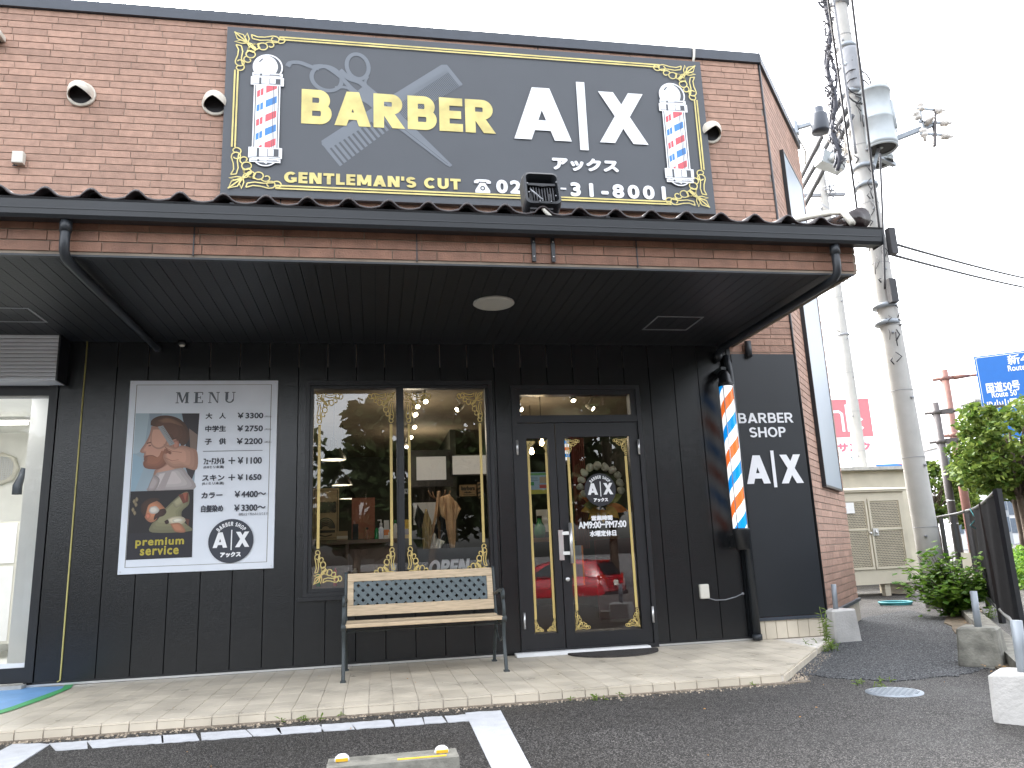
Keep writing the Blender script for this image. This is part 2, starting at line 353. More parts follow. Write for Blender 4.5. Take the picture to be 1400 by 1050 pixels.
# heavy block capitals drawn as polygons (height 1)
def arcpoly(cx, cy, rx, ry, a0, a1, t, n=12, tx=None):
    tx = tx or t; o = []; i2 = []
    for i in range(n+1):
        a = R(a0+(a1-a0)*i/n); o.append((cx+rx*math.cos(a), cy+ry*math.sin(a))); i2.append((cx+(rx-tx)*math.cos(a), cy+(ry-t)*math.sin(a)))
    return [[o[i], o[i+1], i2[i+1], i2[i]] for i in range(n)]
def rc(x0, y0, x1, y1): return [(x0,y0),(x1,y0),(x1,y1),(x0,y1)]
def glyph(c, t=.24):
    h = t*.86
    if c == 'A':
        W = .92; q = t*1.12
        return [[(0,0),(q,0),(W/2+q*.52,1),(W/2-q*.52,1)], [(W,0),(W-q,0),(W/2-q*.52,1),(W/2+q*.52,1)], rc(.2,.18,W-.2,.18+h*.92)], W
    if c in 'BRP':
        W = .76 if c != 'P' else .70; lo = .5-h/2 if c == 'B' else .40; hi = 1; ry = (hi-lo)/2; rx = ry*.95; cx = W*(.94 if c == 'B' else .98)-rx
        P = [rc(0,0,t,1), rc(t,hi-h,cx,hi), rc(t,lo,cx,lo+h)]+arcpoly(cx,(lo+hi)/2,rx,ry,90,-90,h,14,t)
        if c == 'B':
            ry = (.5+h/2)/2; rx = ry*.95; cx = W-rx; P += [rc(t,0,cx,h), rc(t,.5-h/2,cx,.5+h/2)]+arcpoly(cx,ry,rx,ry,90,-90,h,14,t)
        if c == 'R': P.append([(W+.05-t*1.2,0),(W+.05,0),(W*.68,.46),(W*.68-t*1.15,.46)]); W += .05
        return P, W
    if c == 'E': return [rc(0,0,t,1), rc(t,0,.62,h), rc(t,.5-h/2,.58,.5+h/2), rc(t,1-h,.62,1)], .62
    if c == 'L': return [rc(0,0,t,1), rc(t,0,.6,h)], .6
    if c == 'T': return [rc(0,1-h,.76,1), rc(.38-t/2,0,.38+t/2,1-h)], .76
    if c == 'H': return [rc(0,0,t,1), rc(.8-t,0,.8,1), rc(t,.5-h/2,.8-t,.5+h/2)], .8
    if c == 'N': return [rc(0,0,t,1), rc(.84-t,0,.84,1), [(t*.1,1),(t*1.2,1),(.84-t*.1,0),(.84-t*1.2,0)]], .84
    if c == 'M': return [rc(0,0,t*.95,1), rc(1-t*.95,0,1,1), [(0,1),(t*1.15,1),(.5+t*.42,.12),(.5-t*.42,.12)], [(1,1),(1-t*1.15,1),(.5-t*.42,.12),(.5+t*.42,.12)]], 1.0
    if c == 'X':
        W = .92; q = t*1.22; return [[(0,0),(q,0),(W-.03,1),(W-.03-q,1)], [(W,0),(W-q,0),(.03,1),(.03+q,1)]], W
    if c == 'U': return [rc(0,.4,t,1), rc(.8-t,.4,.8,1)]+arcpoly(.4,.4,.4,.4,180,360,h,14,t), .8
    if c == 'O': return arcpoly(.46,.5,.46,.5,0,360,h,28,t), .92
    if c in 'CG':
        P = arcpoly(.46,.5,.46,.5,48,312,h,22,t)
        if c == 'G': P += [rc(.86-t,.12,.86,.5), rc(.48,.5-h*.8,.86,.5)]
        return P, .86
    if c == 'S':
        ru = (.5+h/2)/2; return arcpoly(.37,1-ru,.35,ru,25,270,h,14,t)+arcpoly(.37,ru,.37,ru,90,-155,h,14,t), .74
    if c == "'": return [rc(0,.62,t*.8,1)], t*.8
    if c == '|': return [rc(0,-.14,t*.42,1.14)], t*.42
    return [], .32
def block(F, body, x0, y0, x1, y1, m, t=.24, gap=.07, shear=0.0):
    P = []; x = 0
    for c in body:
        g, wd = glyph(c, t)
        P += [[(px+x+shear*py, py) for px, py in q] for q in g]; x += wd+gap
    x -= gap; x += shear
    for q in P: F.poly([(x0+(x1-x0)*px/x, y0+(y1-y0)*py) for px, py in q], m)
def blockarc(F, body, cx, cy, r, h, a0, a1, m, t=.24):
    ws = [glyph(c, t)[1]+.12 for c in body]; tot = sum(ws); acc = 0
    for c, wd in zip(body, ws):
        a = R(a0+(a1-a0)*(acc+wd/2)/tot); acc += wd; g, w0 = glyph(c, t)
        rx, ry = math.sin(a), -math.cos(a)          # reading direction (clockwise)
        ux, uy = math.cos(a), math.sin(a)
        sc = abs(R(a1-a0))*r/tot
        for q in g: F.poly([(cx+ux*(r+py*h)+rx*(px-w0/2)*sc, cy+uy*(r+py*h)+ry*(px-w0/2)*sc) for px, py in q], m)
def ornament(F, x, y, sx, sy, m, wd):
    """corner flourish: corner at x,y, arms of length |sx|,|sy| pointing into the panel"""
    def T(p, q, flip): return (x+sx*(q if flip else p), y+sy*(p if flip else q))
    def sp(cx, cy, r0, r1, a0, a1, n=14): return [(cx+(r0+(r1-r0)*i/n)*math.cos(R(a0+(a1-a0)*i/n)), cy+(r0+(r1-r0)*i/n)*math.sin(R(a0+(a1-a0)*i/n))) for i in range(n+1)]
    for fl in (False, True):
        for pts in ([(.34,.06),(.46,.11),(.60,.10),(.74,.06)], [(.36,.16),(.5,.19),(.66,.17)], [(.34,.06),(.36,.16)],
                    [(.74,.06)]+sp(.78,.15,.09,.06,-100,240), [(.66,.17)]+sp(.90,.14,.10,.035,150,-200),
                    [(.33,.36)]+sp(.42,.36,.07,.07,200,-140)+[(.5,.27)], sp(.56,.34,.09,.085,-200,130)+[(.5,.36)], [(.58,.26)]+sp(.70,.30,.10,.03,-160,140),
                    [(.28,.28),(.30,.17),(.26,.03),(.22,.14),(.28,.28)]):
            F.stroke([T(p, q, fl) for p, q in pts], wd, m)
    F.stroke([T(p, q, False) for p, q in [(.26,.26),(.19,.08),(.03,.03),(.08,.19),(.26,.26)]], wd, m)
    F.stroke([T(p, q, False) for p, q in [(.02,.02),(.42,.42)]], wd*1.2, m)
    F.stroke([T(p, q, False) for p, q in [(.26,.26),(.36,.30),(.42,.42),(.30,.36),(.26,.26)]], wd, m)
def goldframe(F, x0, z0, x1, z1, ox, oz, m, wd, lw, horiz=False, bot=True, inset=.0):
    """gold lines down both sides of a pane with a flourish in every corner"""
    for sx, X in ((1, x0), (-1, x1)):
        ornament(F, X, z1, sx*ox, -oz, m, wd)
        if bot: ornament(F, X, z0, sx*ox, oz, m, wd)
        xx = X+sx*(ox*.10+inset)
        F.rect(xx-lw/2, z0+oz*(1.02 if bot else 0), xx+lw/2, z1-oz*1.02, m)
        if horiz: pass
# =================================================================== ground and step
ZG = -0.06
mb = MB()
def gz(x, y):
    t = min(1, max(0, (-9.5-y)/4.0)); t = t*t*(3-2*t); return ZG-.84*t
xs = [-400,-120,-50,-30,-20,-12,-8,-5,-3,-1,1,3,5,8,12,20,30,50,120,400]; ys = [-400,-120,-60,-35,-25,-18,-14,-13,-12,-11,-10,-9.5,-8,-5,-2,0,3,8,15,30,60,120,400]
g = [[(x, y, gz(x, y)) for x in xs] for y in ys]
for j in range(len(ys)-1):
    for i in range(len(xs)-1): mb.quad(g[j][i], g[j][i+1], g[j+1][i+1], g[j+1][i])
tag(mb.build('ground', K['asph']), kind='structure')
# coarse asphalt patch leading round the corner
rnd = random.Random(3)
def rough_poly(px, z, n=7, amp=.02):
    P = [onZ(a, b, z) for a, b in px]; o = []
    for i in range(len(P)):
        a, b = P[i], P[(i+1) % len(P)]
        for k in range(n):
            q = a.lerp(b, k/n); o.append((q.x+rnd.uniform(-amp, amp), q.y+rnd.uniform(-amp, amp)))
    return o
mb = MB(); mb.prism(rough_poly([(1085,921),(1131,927),(1217,932),(1306,925),(1358,912),(1395,905),(1352,868),(1310,850),(1240,834),(1175,846),(1120,868)], ZG, 9, .03), ZG-.03, ZG+.005)
tag(mb.build('path', K['asphc']), kind='structure')
# tiled step: grout slab with single tiles
step = [(-9.0,-1.85),(2.73,-1.85),(3.66,-.72),(4.16,-.12),(4.16,.1),(-9.0,.1)]
mb = MB(); mb.prism([(x*1, y+ (.006 if y < -.5 else 0)) for x, y in step], -.3, -.006)
tag(mb.build('pavement_bed', K['grout']), kind='structure')
def clip(poly, a, b, c):      # keep a*x+b*y<=c
    o = []
    for i in range(len(poly)):
        p, q = poly[i], poly[(i+1) % len(poly)]; dp = a*p[0]+b*p[1]-c; dq = a*q[0]+b*q[1]-c
        if dp <= 0: o.append(p)
        if dp*dq < 0: t = dp/(dp-dq); o.append((p[0]+(q[0]-p[0])*t, p[1]+(q[1]-p[1])*t))
    return o
mb = MB(); p = .153; nx_, ny_ = 1.13, .93; L_ = math.hypot(nx_, ny_)
for i in range(76):
    for j in range(13):
        x0 = -8+i*p; y0 = -1.85+j*p; e = .002; q = [(x0+e,y0+e if j else y0),(x0+p-e,y0+e if j else y0),(x0+p-e,y0+p-e),(x0+e,y0+p-e)]
        q = clip(q, nx_, -ny_, 2.73*nx_+1.85*ny_-.003); q = clip(q, .72, -.5, 3.66*.72+.72*.5-.003) if q else q
        q = clip(q, 0, 1, .0) if q else q; q = clip(q, 1, 0, 4.15) if q else q
        if len(q) > 2: mb.prism(q, -.012, rnd.uniform(-.0003,.0003))
for i in range(76):     # riser tiles under the nosing
    x0 = -8+i*p
    if x0+p < 2.73: mb.box(x0+.004, x0+p-.004, -1.856, -1.842, -.075, -.014)
dx, dy = .93/L_, 1.13/L_
def along(a, b, m_):
    d = Vector((b[0]-a[0], b[1]-a[1], 0)); n_ = int(d.length/p); d.normalize(); nn = Vector((d.y, -d.x, 0))
    for k in range(n_):
        s0 = Vector((*a,0))+d*(k*p+.004); s1 = Vector((*a,0))+d*((k+1)*p-.004)
        m_.extrude([s0+Vector((0,0,-.075))+nn*.006, s1+Vector((0,0,-.075))+nn*.006, s1+Vector((0,0,-.014))+nn*.006, s0+Vector((0,0,-.014))+nn*.006], -nn*.014)
along((2.73,-1.85), (3.66,-.72), mb); along((3.66,-.72), (4.16,-.12), mb)
tag(mb.build('pavement', K['tilefloor']), kind='structure')
# pale grit washed along the foot of the step
mb = MB()
for i in range(1500):
    x = rnd.uniform(-3, 2.8); y = -1.86-abs(rnd.gauss(0, .05)); r = rnd.uniform(.003, .009)
    if rnd.random() < .25:
        t = rnd.random(); x = 2.73+.93*t+rnd.uniform(0,.12); y = -1.85+1.13*t-rnd.uniform(0,.06)
    mb.add([(x-r,y-r,ZG),(x+r,y-r*.6,ZG),(x+r*.4,y+r,ZG),(x,y,ZG+r*1.3)], [(0,1,3),(1,2,3),(2,0,3)])
tag(mb.build('grit', M('grit', (.34,.28,.21), .95, island=.35)), kind='stuff')
mb = MB(); pts = []
for i in range(60): pts.append((-3+i*.1, -1.845))
for i in range(60): pts.append((2.9-i*.1, -1.885-.018*rnd.random()-.01*math.sin(i*.7)))
mb.prism(pts, ZG-.02, ZG+.007); tag(mb.build('soil', M('soil_strip', (.20,.165,.125), .95, var=.4, vs=25, bump=.8, bs=80)), kind='stuff')
# parking lines, worn and cracked
def worn(name, px, gaps=(), lift=0.0):
    P = [onZ(a, b, ZG) for a, b in px]; m_ = MB()
    a0, a1, b1, b0 = P      # two long edges a0-a1, b0-b1
    n_ = max(8, int((a1-a0).length/.03)); k = 0; cuts = [0]+sorted(gaps)+[1]
    for c0, c1 in zip(cuts[:-1], cuts[1:]):
        g_ = .0035/((a1-a0).length)*rnd.uniform(.3,1.6); c0 += g_; c1 -= g_; steps = max(3, int(n_*(c1-c0))); up = []; dn = []
        for i in range(steps+1):
            t = c0+(c1-c0)*i/steps; j = .009
            sk = rnd.uniform(-.02,.02)*(1 if i in (0, steps) else 0)
            u = a0.lerp(a1, t)+Vector((rnd.uniform(-j,j)+sk, rnd.uniform(-j,j),0)); d = b0.lerp(b1, t)+Vector((rnd.uniform(-j,j), rnd.uniform(-j,j),0)); up.append((u.x,u.y)); dn.append((d.x,d.y))
        m_.prism(up+dn[::-1], ZG-.01, ZG+.004+lift)
    tag(m_.build(name, K['wline']), kind='structure')
worn('road_marking', [(70,1017),(646,977),(650,985.5),(74,1027)], (.08,.17,.245,.33,.45,.52,.62,.70,.80,.87,.93))
worn('road_marking', [(640,975),(688,972),(752,1100),(692,1100)], (), .0012)
worn('road_marking', [(20,1018),(74,1018),(-60,1100),(-140,1100)], (), .0012)
# road beyond the forecourt, behind the viewer (seen in the glass)
mb = MB()
for yy, h in ((-14.6,.12),(-16.9,.14)): mb.box(-30, 40, yy, yy+h, -.91, -.893)
tag(mb.build('road_marking', K['wline']), kind='structure')
# ------------------------------------------------------------------ wheel stop, cover, blocks
t = empty('wheel_stop', (.07,-3.35,ZG), 'low weathered concrete wheel stop with yellow and white reflectors on the parking bay', 'wheel stop')
mb = MB(); x0, x1 = -.205, .352
mb.extrude([(x0,-3.46,ZG),(x0,-3.24,ZG),(x0,-3.27,ZG+.085),(x0,-3.43,ZG+.085)], (x1-x0,0,0)); mb.build('body', K['concd'], t)
for x in (-.145,.285):
    mb = MB(); mb.smooth = True; mb.lathe([(.001,.028),(.016,.027),(.028,.018),(.034,.0)], (x,-3.32,ZG+.083), n=14); o = mb.build('reflector', K['white'], t)
    mb = MB(); mb.box(x-.026, x+.026, -3.356, -3.346, ZG+.088, ZG+.10); mb.build('lens', K['yellow'], o)
mb = MB(); mb.box(.09,.30,-3.40,-3.38,ZG+.084,ZG+.087); mb.build('strip', K['yellow'], t)
t = empty('manhole_cover', (3.15,-2.42,ZG), 'round grey steel manhole cover with chequer ribs in the asphalt', 'manhole cover')
c = (3.14,-2.43); mb = MB(); mb.lathe([(.001,.005),(.165,.005),(.165,-.02)], (*c,ZG), n=40); mb.build('rim', K['steel'], t)
mb = MB()
for i in range(-6,7):
    for j in range(-6,7):
        if math.hypot(i,j) < 6.2: mb.obox((c[0]+i*.023, c[1]+j*.023, ZG+.0065), (.7,.7 if (i+j)%2 else -.7,0), (-.7 if (i+j)%2 else .7,.7,0), (0,0,1), .009, .004, .003)
mb.build('ribs', K['steel'], t)
def block_base(x, y, s, h, mat_, lab, r=.024, ph=.42, rz=.2, top=.78):
    t = empty('concrete_block', (x,y,ZG), lab, 'pole base', 'concrete blocks with pipe stubs')
    m_ = MB(); a = s/2; b = a*top; ca, sa = math.cos(rz), math.sin(rz)
    q = lambda u, v, z: (x+u*ca-v*sa, y+u*sa+v*ca, z)
    rings = [(a,ZG-.01),(a,ZG+.015),(b+.012,ZG+h-.015),(b,ZG+h)]; vs = []; fs = []
    for rr, z in rings:
        c_ = .02
        vs += [q(u+rnd.uniform(-.006,.006), v+rnd.uniform(-.006,.006), z+rnd.uniform(-.004,.004)) for u, v in ((-rr+c_,-rr),(rr-c_,-rr),(rr,-rr+c_),(rr,rr-c_),(rr-c_,rr),(-rr+c_,rr),(-rr,rr-c_),(-rr,-rr+c_))]
    for i in range(3):
        for j in range(8): fs.append((i*8+j, i*8+(j+1)%8, (i+1)*8+(j+1)%8, (i+1)*8+j))
    fs.append(tuple(24+j for j in range(8))); m_.add(vs, fs); m_.build('base', mat_, t)
    m_ = MB(); m_.tube([(x,y,ZG+h-.02),(x+.004,y,ZG+h+ph*.5),(x+.008,y,ZG+h+ph)], r, 14); m_.build('pipe', K['steel'], t)
block_base(4.33,.02,.29,.29,K['concw'],'white painted concrete block with pipe stub beside the brick corner', ph=.23, rz=.1, top=.84)
block_base(4.345,-1.77,.29,.27,K['concd'],'weathered grey concrete block with pipe stub by the soil bed', ph=.25, rz=-.87)
block_base(3.25,-3.35,.28,.235,K['concw'],'stained off-white concrete block with leaning pipe stub, nearest of the three', ph=.25, rz=-.93, top=.86, r=.028)
# =================================================================== the shop building
B = empty('shop_building', (.5,0,0), 'brick clad commercial building with black timber style shopfront under a tiled canopy', 'building')
CH0 = Vector((4.205,0,0)); CH1 = Vector((5.66,1.69,0)); CHd = (CH1-CH0).normalized(); CHn = Vector((CHd.y,-CHd.x,0)); CHL = (CH1-CH0).length
BH, BL = .0715, .30
def bricks(m_, o, u, n_, L, z0, z1, seed, x_off=0, holes=()):
    r = random.Random(seed); z = z0; k = 0
    while z < z1-.01:
        zt = min(z+BH-.009, z1); x = -r.uniform(.05,.29)
        while x < L:
            ln = r.choice((.227,.30,.30,.38)); xa = max(0, x); xb = min(L, x+ln-.006)
            if xb-xa > .02 and not any(xb > h[0] and xa < h[1] and zt > h[2] and z < h[3] for h in holes):
                d = .0085+r.uniform(-.0006,.0006)
                a = o+u*xa; b = o+u*xb
                m_.extrude([a+Vector((0,0,z)), b+Vector((0,0,z)), b+Vector((0,0,zt)), a+Vector((0,0,zt))], n_*d)
            x += ln
        z += BH; k += 1
# backing walls (mortar) and brick faces
mb = MB()
mb.box(-9,4.205,.0,.25,2.6,6.1); mb.box(3.42,4.205,.0,.25,-.1,2.6)
mb.extrude([CH0+Vector((0,0,-.1)), CH1+Vector((0,0,-.1)), CH1+Vector((0,0,6.1)), CH0+Vector((0,0,6.1))], -CHn*.25)
mb.box(5.4,5.65,1.7,12,-.1,6.1); mb.box(-9,5.5,11.8,12,-.1,6.1); mb.box(-9.2,-9,0,12,-.1,6.1); mb.box(-9,4.0,.3,11.9,5.7,5.8)
wallm = mb.build('brick_wall', K['mortar'], B)
mb = MB()
bricks(mb, Vector((-9,0,0)), Vector((1,0,0)), Vector((0,-1,0)), 13.2, 2.95, 6.08, 1)
bricks(mb, Vector((3.44,0,0)), Vector((1,0,0)), Vector((0,-1,0)), .76, .19, 2.94, 2)
bricks(mb, CH0+CHd*.012, CHd, CHn, CHL-.02, .19, 6.08, 4)
bw = mb.build('brick_tiles', K['brick'], wallm)
mb = MB()     # panel joints and corner trims
for px, py in ((390,36),(735,66)): q = onY(px, py); mb.box(q.x-.006,q.x+.006,-.0135,.002,3.2,6.08)
mb.tube([CH0+CHn*.004+Vector((.004,-.008,.19)), CH0+CHn*.004+Vector((.004,-.008,6.08))], .014, 6)
mb.each('joint_trim', K['trim'], wallm)
mb = MB()
mb.box(3.50,4.20,-.035,.0,.165,.195); mb.obox(CH0+CHd*(CHL/2)+CHn*.02+Vector((0,0,.18)), CHd, CHn, (0,0,1), CHL/2, .018, .016); mb.build('base_flashing', K['coping'], B)
mb = MB(); e_ = .003
for i in range(7):
    x0 = 3.46+i*.11; mb.box(x0+e_, min(x0+.11-e_,4.2), -.016, .0, .003, .163)
for i in range(20):
    s0 = CH0+CHd*(i*.11+e_); s1 = CH0+CHd*((i+1)*.11-e_); mb.extrude([s0+Vector((0,0,-.05)), s1+Vector((0,0,-.05)), s1+Vector((0,0,.163)), s0+Vector((0,0,.163))], CHn*.016)
mb.build('base_tiles', K['tilefloor'], B)
mb = MB(); mb.box(-9.05,4.23,-.04,.30,6.085,6.20)
mb.obox(CH0+CHd*(CHL/2+.0)+CHn*.015-CHn*.13+Vector((0,0,6.143)), CHd, CHn, (0,0,1), CHL/2+.03, .155, .0575)
mb.build('roof_coping', K['coping'], B)
# grey panel set on the angled wall
def onplane(px, py, o, n_): d = ray(px, py); return CAM + d*((o-CAM).dot(n_)/d.dot(n_))
pu0 = (onplane(1063,205,CH0,CHn)-CH0).dot(CHd); q0 = onplane(1123,662.6,CH0,CHn); q1 = onplane(1145.5,671,CH0,CHn)
qa = (q0-CH0).dot(CHd); qb = (q1-CH0).dot(CHd); zt = onplane(1063,205,CH0,CHn).z
t = empty('wall_panel', CH0+CHd*((qa+qb)/2)+Vector((0,0,q0.z)), 'tall blank blue-grey panel on the angled brick wall', 'panel')
mb = MB(); c_ = CH0+CHd*((qa+qb)/2)+CHn*.03; mb.obox(c_+Vector((0,0,(q0.z+zt)/2)), CHd, CHn, (0,0,1), (qb-qa)/2, .018, (zt-q0.z)/2); mb.build('face', K['panel'], t)
mb = MB()
for a in (qa-.012, qb+.012): mb.obox(CH0+CHd*a+CHn*.03+Vector((0,0,(q0.z+zt)/2)), CHd, CHn, (0,0,1), .012, .022, (zt-q0.z)/2+.024)
for z in (q0.z-.012, zt+.012): mb.obox(c_+Vector((0,0,z)), CHd, CHn, (0,0,1), (qb-qa)/2, .022, .012)
mb.build('edge_frame', K['frame'], t)
# black siding with openings; shopfront plane y=0, face stands 2 cm proud
WX0, WX1, WZ0, WZ1 = -.59, 1.055, .60, 2.44         # window opening
DX0, DX1, DZ1 = 1.285, 2.482, 2.395                   # door opening
mb = MB(); pitch = .2545; xg = -2.46
mb.smooth = False
def plank(x0, x1, z0, z1): mb.box(x0+.004, x1-.004, -.022, .005, z0, z1)
xs_ = [xg+pitch*i for i in range(-1, 25)]; xs_ = [x for x in xs_ if x < 3.40]+[3.46]
xs_[0] = -2.655
for a, b in zip(xs_[:-1], xs_[1:]):
    cuts = [(.02, 2.835)]
    for ox0, ox1, oz0, oz1 in ((WX0,WX1,WZ0,WZ1),(DX0,DX1,-1,DZ1)):
        nxt = []
        if b > ox0+.001 and a < ox1-.001:
            if a < ox0-.001: plank(a, ox0, max(.02,oz0), oz1)
            if b > ox1+.001: plank(ox1, b, max(.02,oz0), oz1)
            for z0, z1 in cuts:
                if oz0 > z0: nxt.append((z0, oz0))
                if oz1 < z1: nxt.append((oz1, z1))
            cuts = nxt
    for z0, z1 in cuts: plank(a, b, z0, z1)
mb.build('siding', K['siding'], B)
mb = MB()   # dark backing with holes left open
mb.box(-2.66,WX0-.0,.006,.14,0,2.85); mb.box(WX0,WX1,.006,.14,0,WZ0); mb.box(WX0,WX1,.006,.14,WZ1,2.85)
mb.box(WX1,DX0,.006,.14,0,2.85); mb.box(DX0,DX1,.006,.14,DZ1,2.85); mb.box(DX1,3.42,.006,.14,0,2.85)
mb.build('wall_core', K['dark'], B)
mb = MB(); mb.box(-2.7,1.10,-.034,.0,.004,.02); mb.box(2.40,3.47,-.034,0,.004,.02); mb.build('base_flashing', K['silver'], B)
mb = MB(); mb.box(-2.72,1.10,-.030,.004,.021,.034); mb.box(2.40,3.46,-.030,.004,.021,.034)
mb.box(3.46,3.50,-.03,.0,.0,2.83); mb.box(-2.70,-2.66,-.03,.14,.0,2.83)
mb.build('corner_trim', K['trim'], B)
# --- shop window
mb = MB(); f = .055
def frame_rect(m_, x0, x1, z0, z1, f, y0, y1):
    m_.box(x0, x0+f, y0, y1, z0, z1); m_.box(x1-f, x1, y0, y1, z0, z1); m_.box(x0+f, x1-f, y0, y1, z0, z0+f); m_.box(x0+f, x1-f, y0, y1, z1-f, z1)
frame_rect(mb, WX0-.02, WX1+.02, WZ0-.02, WZ1+.02, .035, -.045, .04)
frame_rect(mb, WX0+.016, WX1-.016, WZ0+.016, WZ1-.016, .03, -.025, .05)
wmx = (onY(544,640).x+onY(553,640).x)/2
mb.box(wmx-.026, wmx+.026, -.03, .05, WZ0+.046, WZ1-.046); mb.box(wmx-.04, wmx-.027, -.022, .05, WZ0+.046, WZ1-.046); mb.box(WX0-.06,WX1+.06,-.06,.0,WZ0-.05,WZ0-.021)
W = mb.build('window', K['frame'], B)
gx0, gx1, gz0, gz1 = WX0+.046, WX1-.046, WZ0+.046, WZ1-.046
for a, b in ((gx0, wmx-.04),(wmx+.026, gx1)):
    mb = MB(); mb.quad((a,.015,gz0),(b,.015,gz0),(b,.015,gz1),(a,.015,gz1)); mb.build('pane', K['glass'], W)
F = Flat((0,.013,0), lift=.0006)
for (a, b, l1, l2) in ((gx0+.012, wmx-.048, None, None),(wmx+.034, gx1-.012, None, None)):
    goldframe(F, a, gz0+.03, b, gz1-.02, .25, .30, K['gold'], .0085, .024, inset=.015)
F.build('gold_border', W)
# --- door: transom, narrow leaf, wide leaf
TZ = 2.07
mb = MB(); frame_rect(mb, DX0-.03, DX1+.03, -.0, DZ1+.02, .04, -.05, .08); mb.box(DX0+.01, DX1-.01, -.045, .08, TZ-.012, TZ+.055)
q = onY(711,569); q1 = onY(859,540); tx0, tx1, tz0, tz1 = q.x, q1.x, q.z, q1.z
mb.box(DX0+.01, tx0, -.03, .06, TZ+.055, DZ1-.02); mb.box(tx1, DX1-.01, -.03, .06, TZ+.055, DZ1-.02); mb.box(tx0, tx1, -.03, .06, TZ+.055, tz0); mb.box(tx0, tx1, -.03, .06, tz1, DZ1-.02)
D = mb.build('door', K['frame'], B)
mb = MB(); mb.quad((tx0,.02,tz0),(tx1,.02,tz0),(tx1,.02,tz1),(tx0,.02,tz1)); mb.build('transom_pane', K['glass'], D)
split = onY(758,600).x
def leaf(x0, x1, g0, g1, lab):
    m_ = MB(); z0, z1 = .028, TZ-.016; L = MB(); gz_0, gz_1 = g0[1], g1[1]; a, b = g0[0], g1[0]
    L.box(x0,a,-.03,.025,z0,z1); L.box(b,x1,-.03,.025,z0,z1); L.box(a,b,-.03,.025,z0,gz_0); L.box(a,b,-.03,.025,gz_1,z1)
    o = L.build('door_leaf', K['frame'], D, lab)
    for c0 in (a, b): pass
    m_.quad((a,.0,gz_0),(b,.0,gz_0),(b,.0,gz_1),(a,.0,gz_1)); m_.build('pane', K['glass'], D)
    return o
nq0 = onY(729,866); nq1 = onY(747,598); n0 = (onY(719,598).x, nq0.z-.0); 
nl = leaf(DX0+.013, split-.004, (onY(718.5,600).x, onY(729,867).z), (onY(748,600).x, onY(735,600).z), 'narrow black door leaf with a slim glass strip')
wl = leaf(split+.004, DX1-.013, (onY(770.5,600).x, onY(787,865).z), (onY(858,598).x, onY(770,598).z), 'wide black door leaf with the round logo on its glass')
F = Flat((0,-.002,0), lift=.0006)
goldframe(F, onY(718.5,600).x+.004, onY(729,867).z+.01, onY(748,600).x-.004, onY(735,600).z-.015, .085, .11, K['gold'], .005, .022, inset=.006)
F.build('gold_border', D)
F = Flat((0,-.002,0), lift=.0006)
goldframe(F, onY(770.5,600).x+.008, onY(787,865).z+.015, onY(858,598).x-.008, onY(770,598).z-.012, .145, .17, K['gold'], .0055, .024, inset=.012)
F.build('gold_border', D)
def logo(F, cx, cz, r, dk, wt):
    F.ell(cx, cz, r, r, dk, 48)
    block(F, 'A', cx-r*.80, cz-r*.30, cx-r*.16, cz+r*.40, wt); block(F, 'X', cx+r*.19, cz-r*.30, cx+r*.82, cz+r*.40, wt)
    F.rect(cx-r*.005, cz-r*.42, cx+r*.045, cz+r*.50, wt)
    text(F, 'アックス', cx-r*.46, cz-r*.74, cx+r*.46, cz-r*.50, wt, bold=r*.018)
    blockarc(F, 'BARBER SHOP', cx, cz, r*.68, r*.19, 143, 37, wt)
F = Flat((0,-.002,0), lift=.001); q = onY(820.5,669.5); logo(F, q.x, q.z, .152, K['bprint'], K['wprint'])
def tb(F, s, a, b, m, Y=0, **k):
    p0 = onY(a[0], a[1], Y); p1 = onY(b[0], b[1], Y); text(F, s, p0.x, p1.z, p1.x, p0.z, m, **k)
def Zd(x, y): return (690+x/5, 700+y/5)
tb(F, '営業時間', Zd(588,26), Zd(736,56), K['wprint'], bold=.003)
tb(F, 'AM9:00−PM7:00', Zd(500,68), Zd(831,104), K['wprint'], bold=.003)
tb(F, '水曜定休日', Zd(578,128), Zd(762,163), K['wprint'], bold=.003)
F.build('door_lettering', D)
for px, py in ((707,612),(717,849),(873,611),(892.5,840)):
    q = onY(px, py, -.05); mb = MB(); mb.tube([(q.x,-.056,q.z-.07),(q.x,-.056,q.z+.07)], .011, 10); mb.build('hinge', K['silver'], D)
q0 = onY(779,715,-.07); q1 = onY(782,770,-.07); mb = MB(); hx = (q0.x+q1.x)/2; mb.tube([(hx,-.085,q1.z),(hx,-.085,q0.z)], .016, 12)
for z in (q0.z-.09, q1.z+.09): mb.bar((hx,-.085,z), (hx-.07,-.03,z), .02, .03)
mb.box(hx-.105, hx-.06, -.042, -.028, q1.z+.03, q0.z-.06); mb.build('handle', K['silver'], D)
q = onY(776,792,-.03); mb = MB(); mb.lathe([(.02,.0),(.02,.012),(.012,.016),(.001,.017)], (q.x,-.03,q.z), (0,-1,0), 16); mb.build('lock', K['silver'], D)
mb = MB(); mb.box(1.19,2.40,-.13,-.051,.001,.027); mb.extrude([(1.19,-.13,.001),(1.19,-.13,.027),(1.19,-.17,.001)], (1.21,0,0)); mb.build('threshold', K['white'], D)
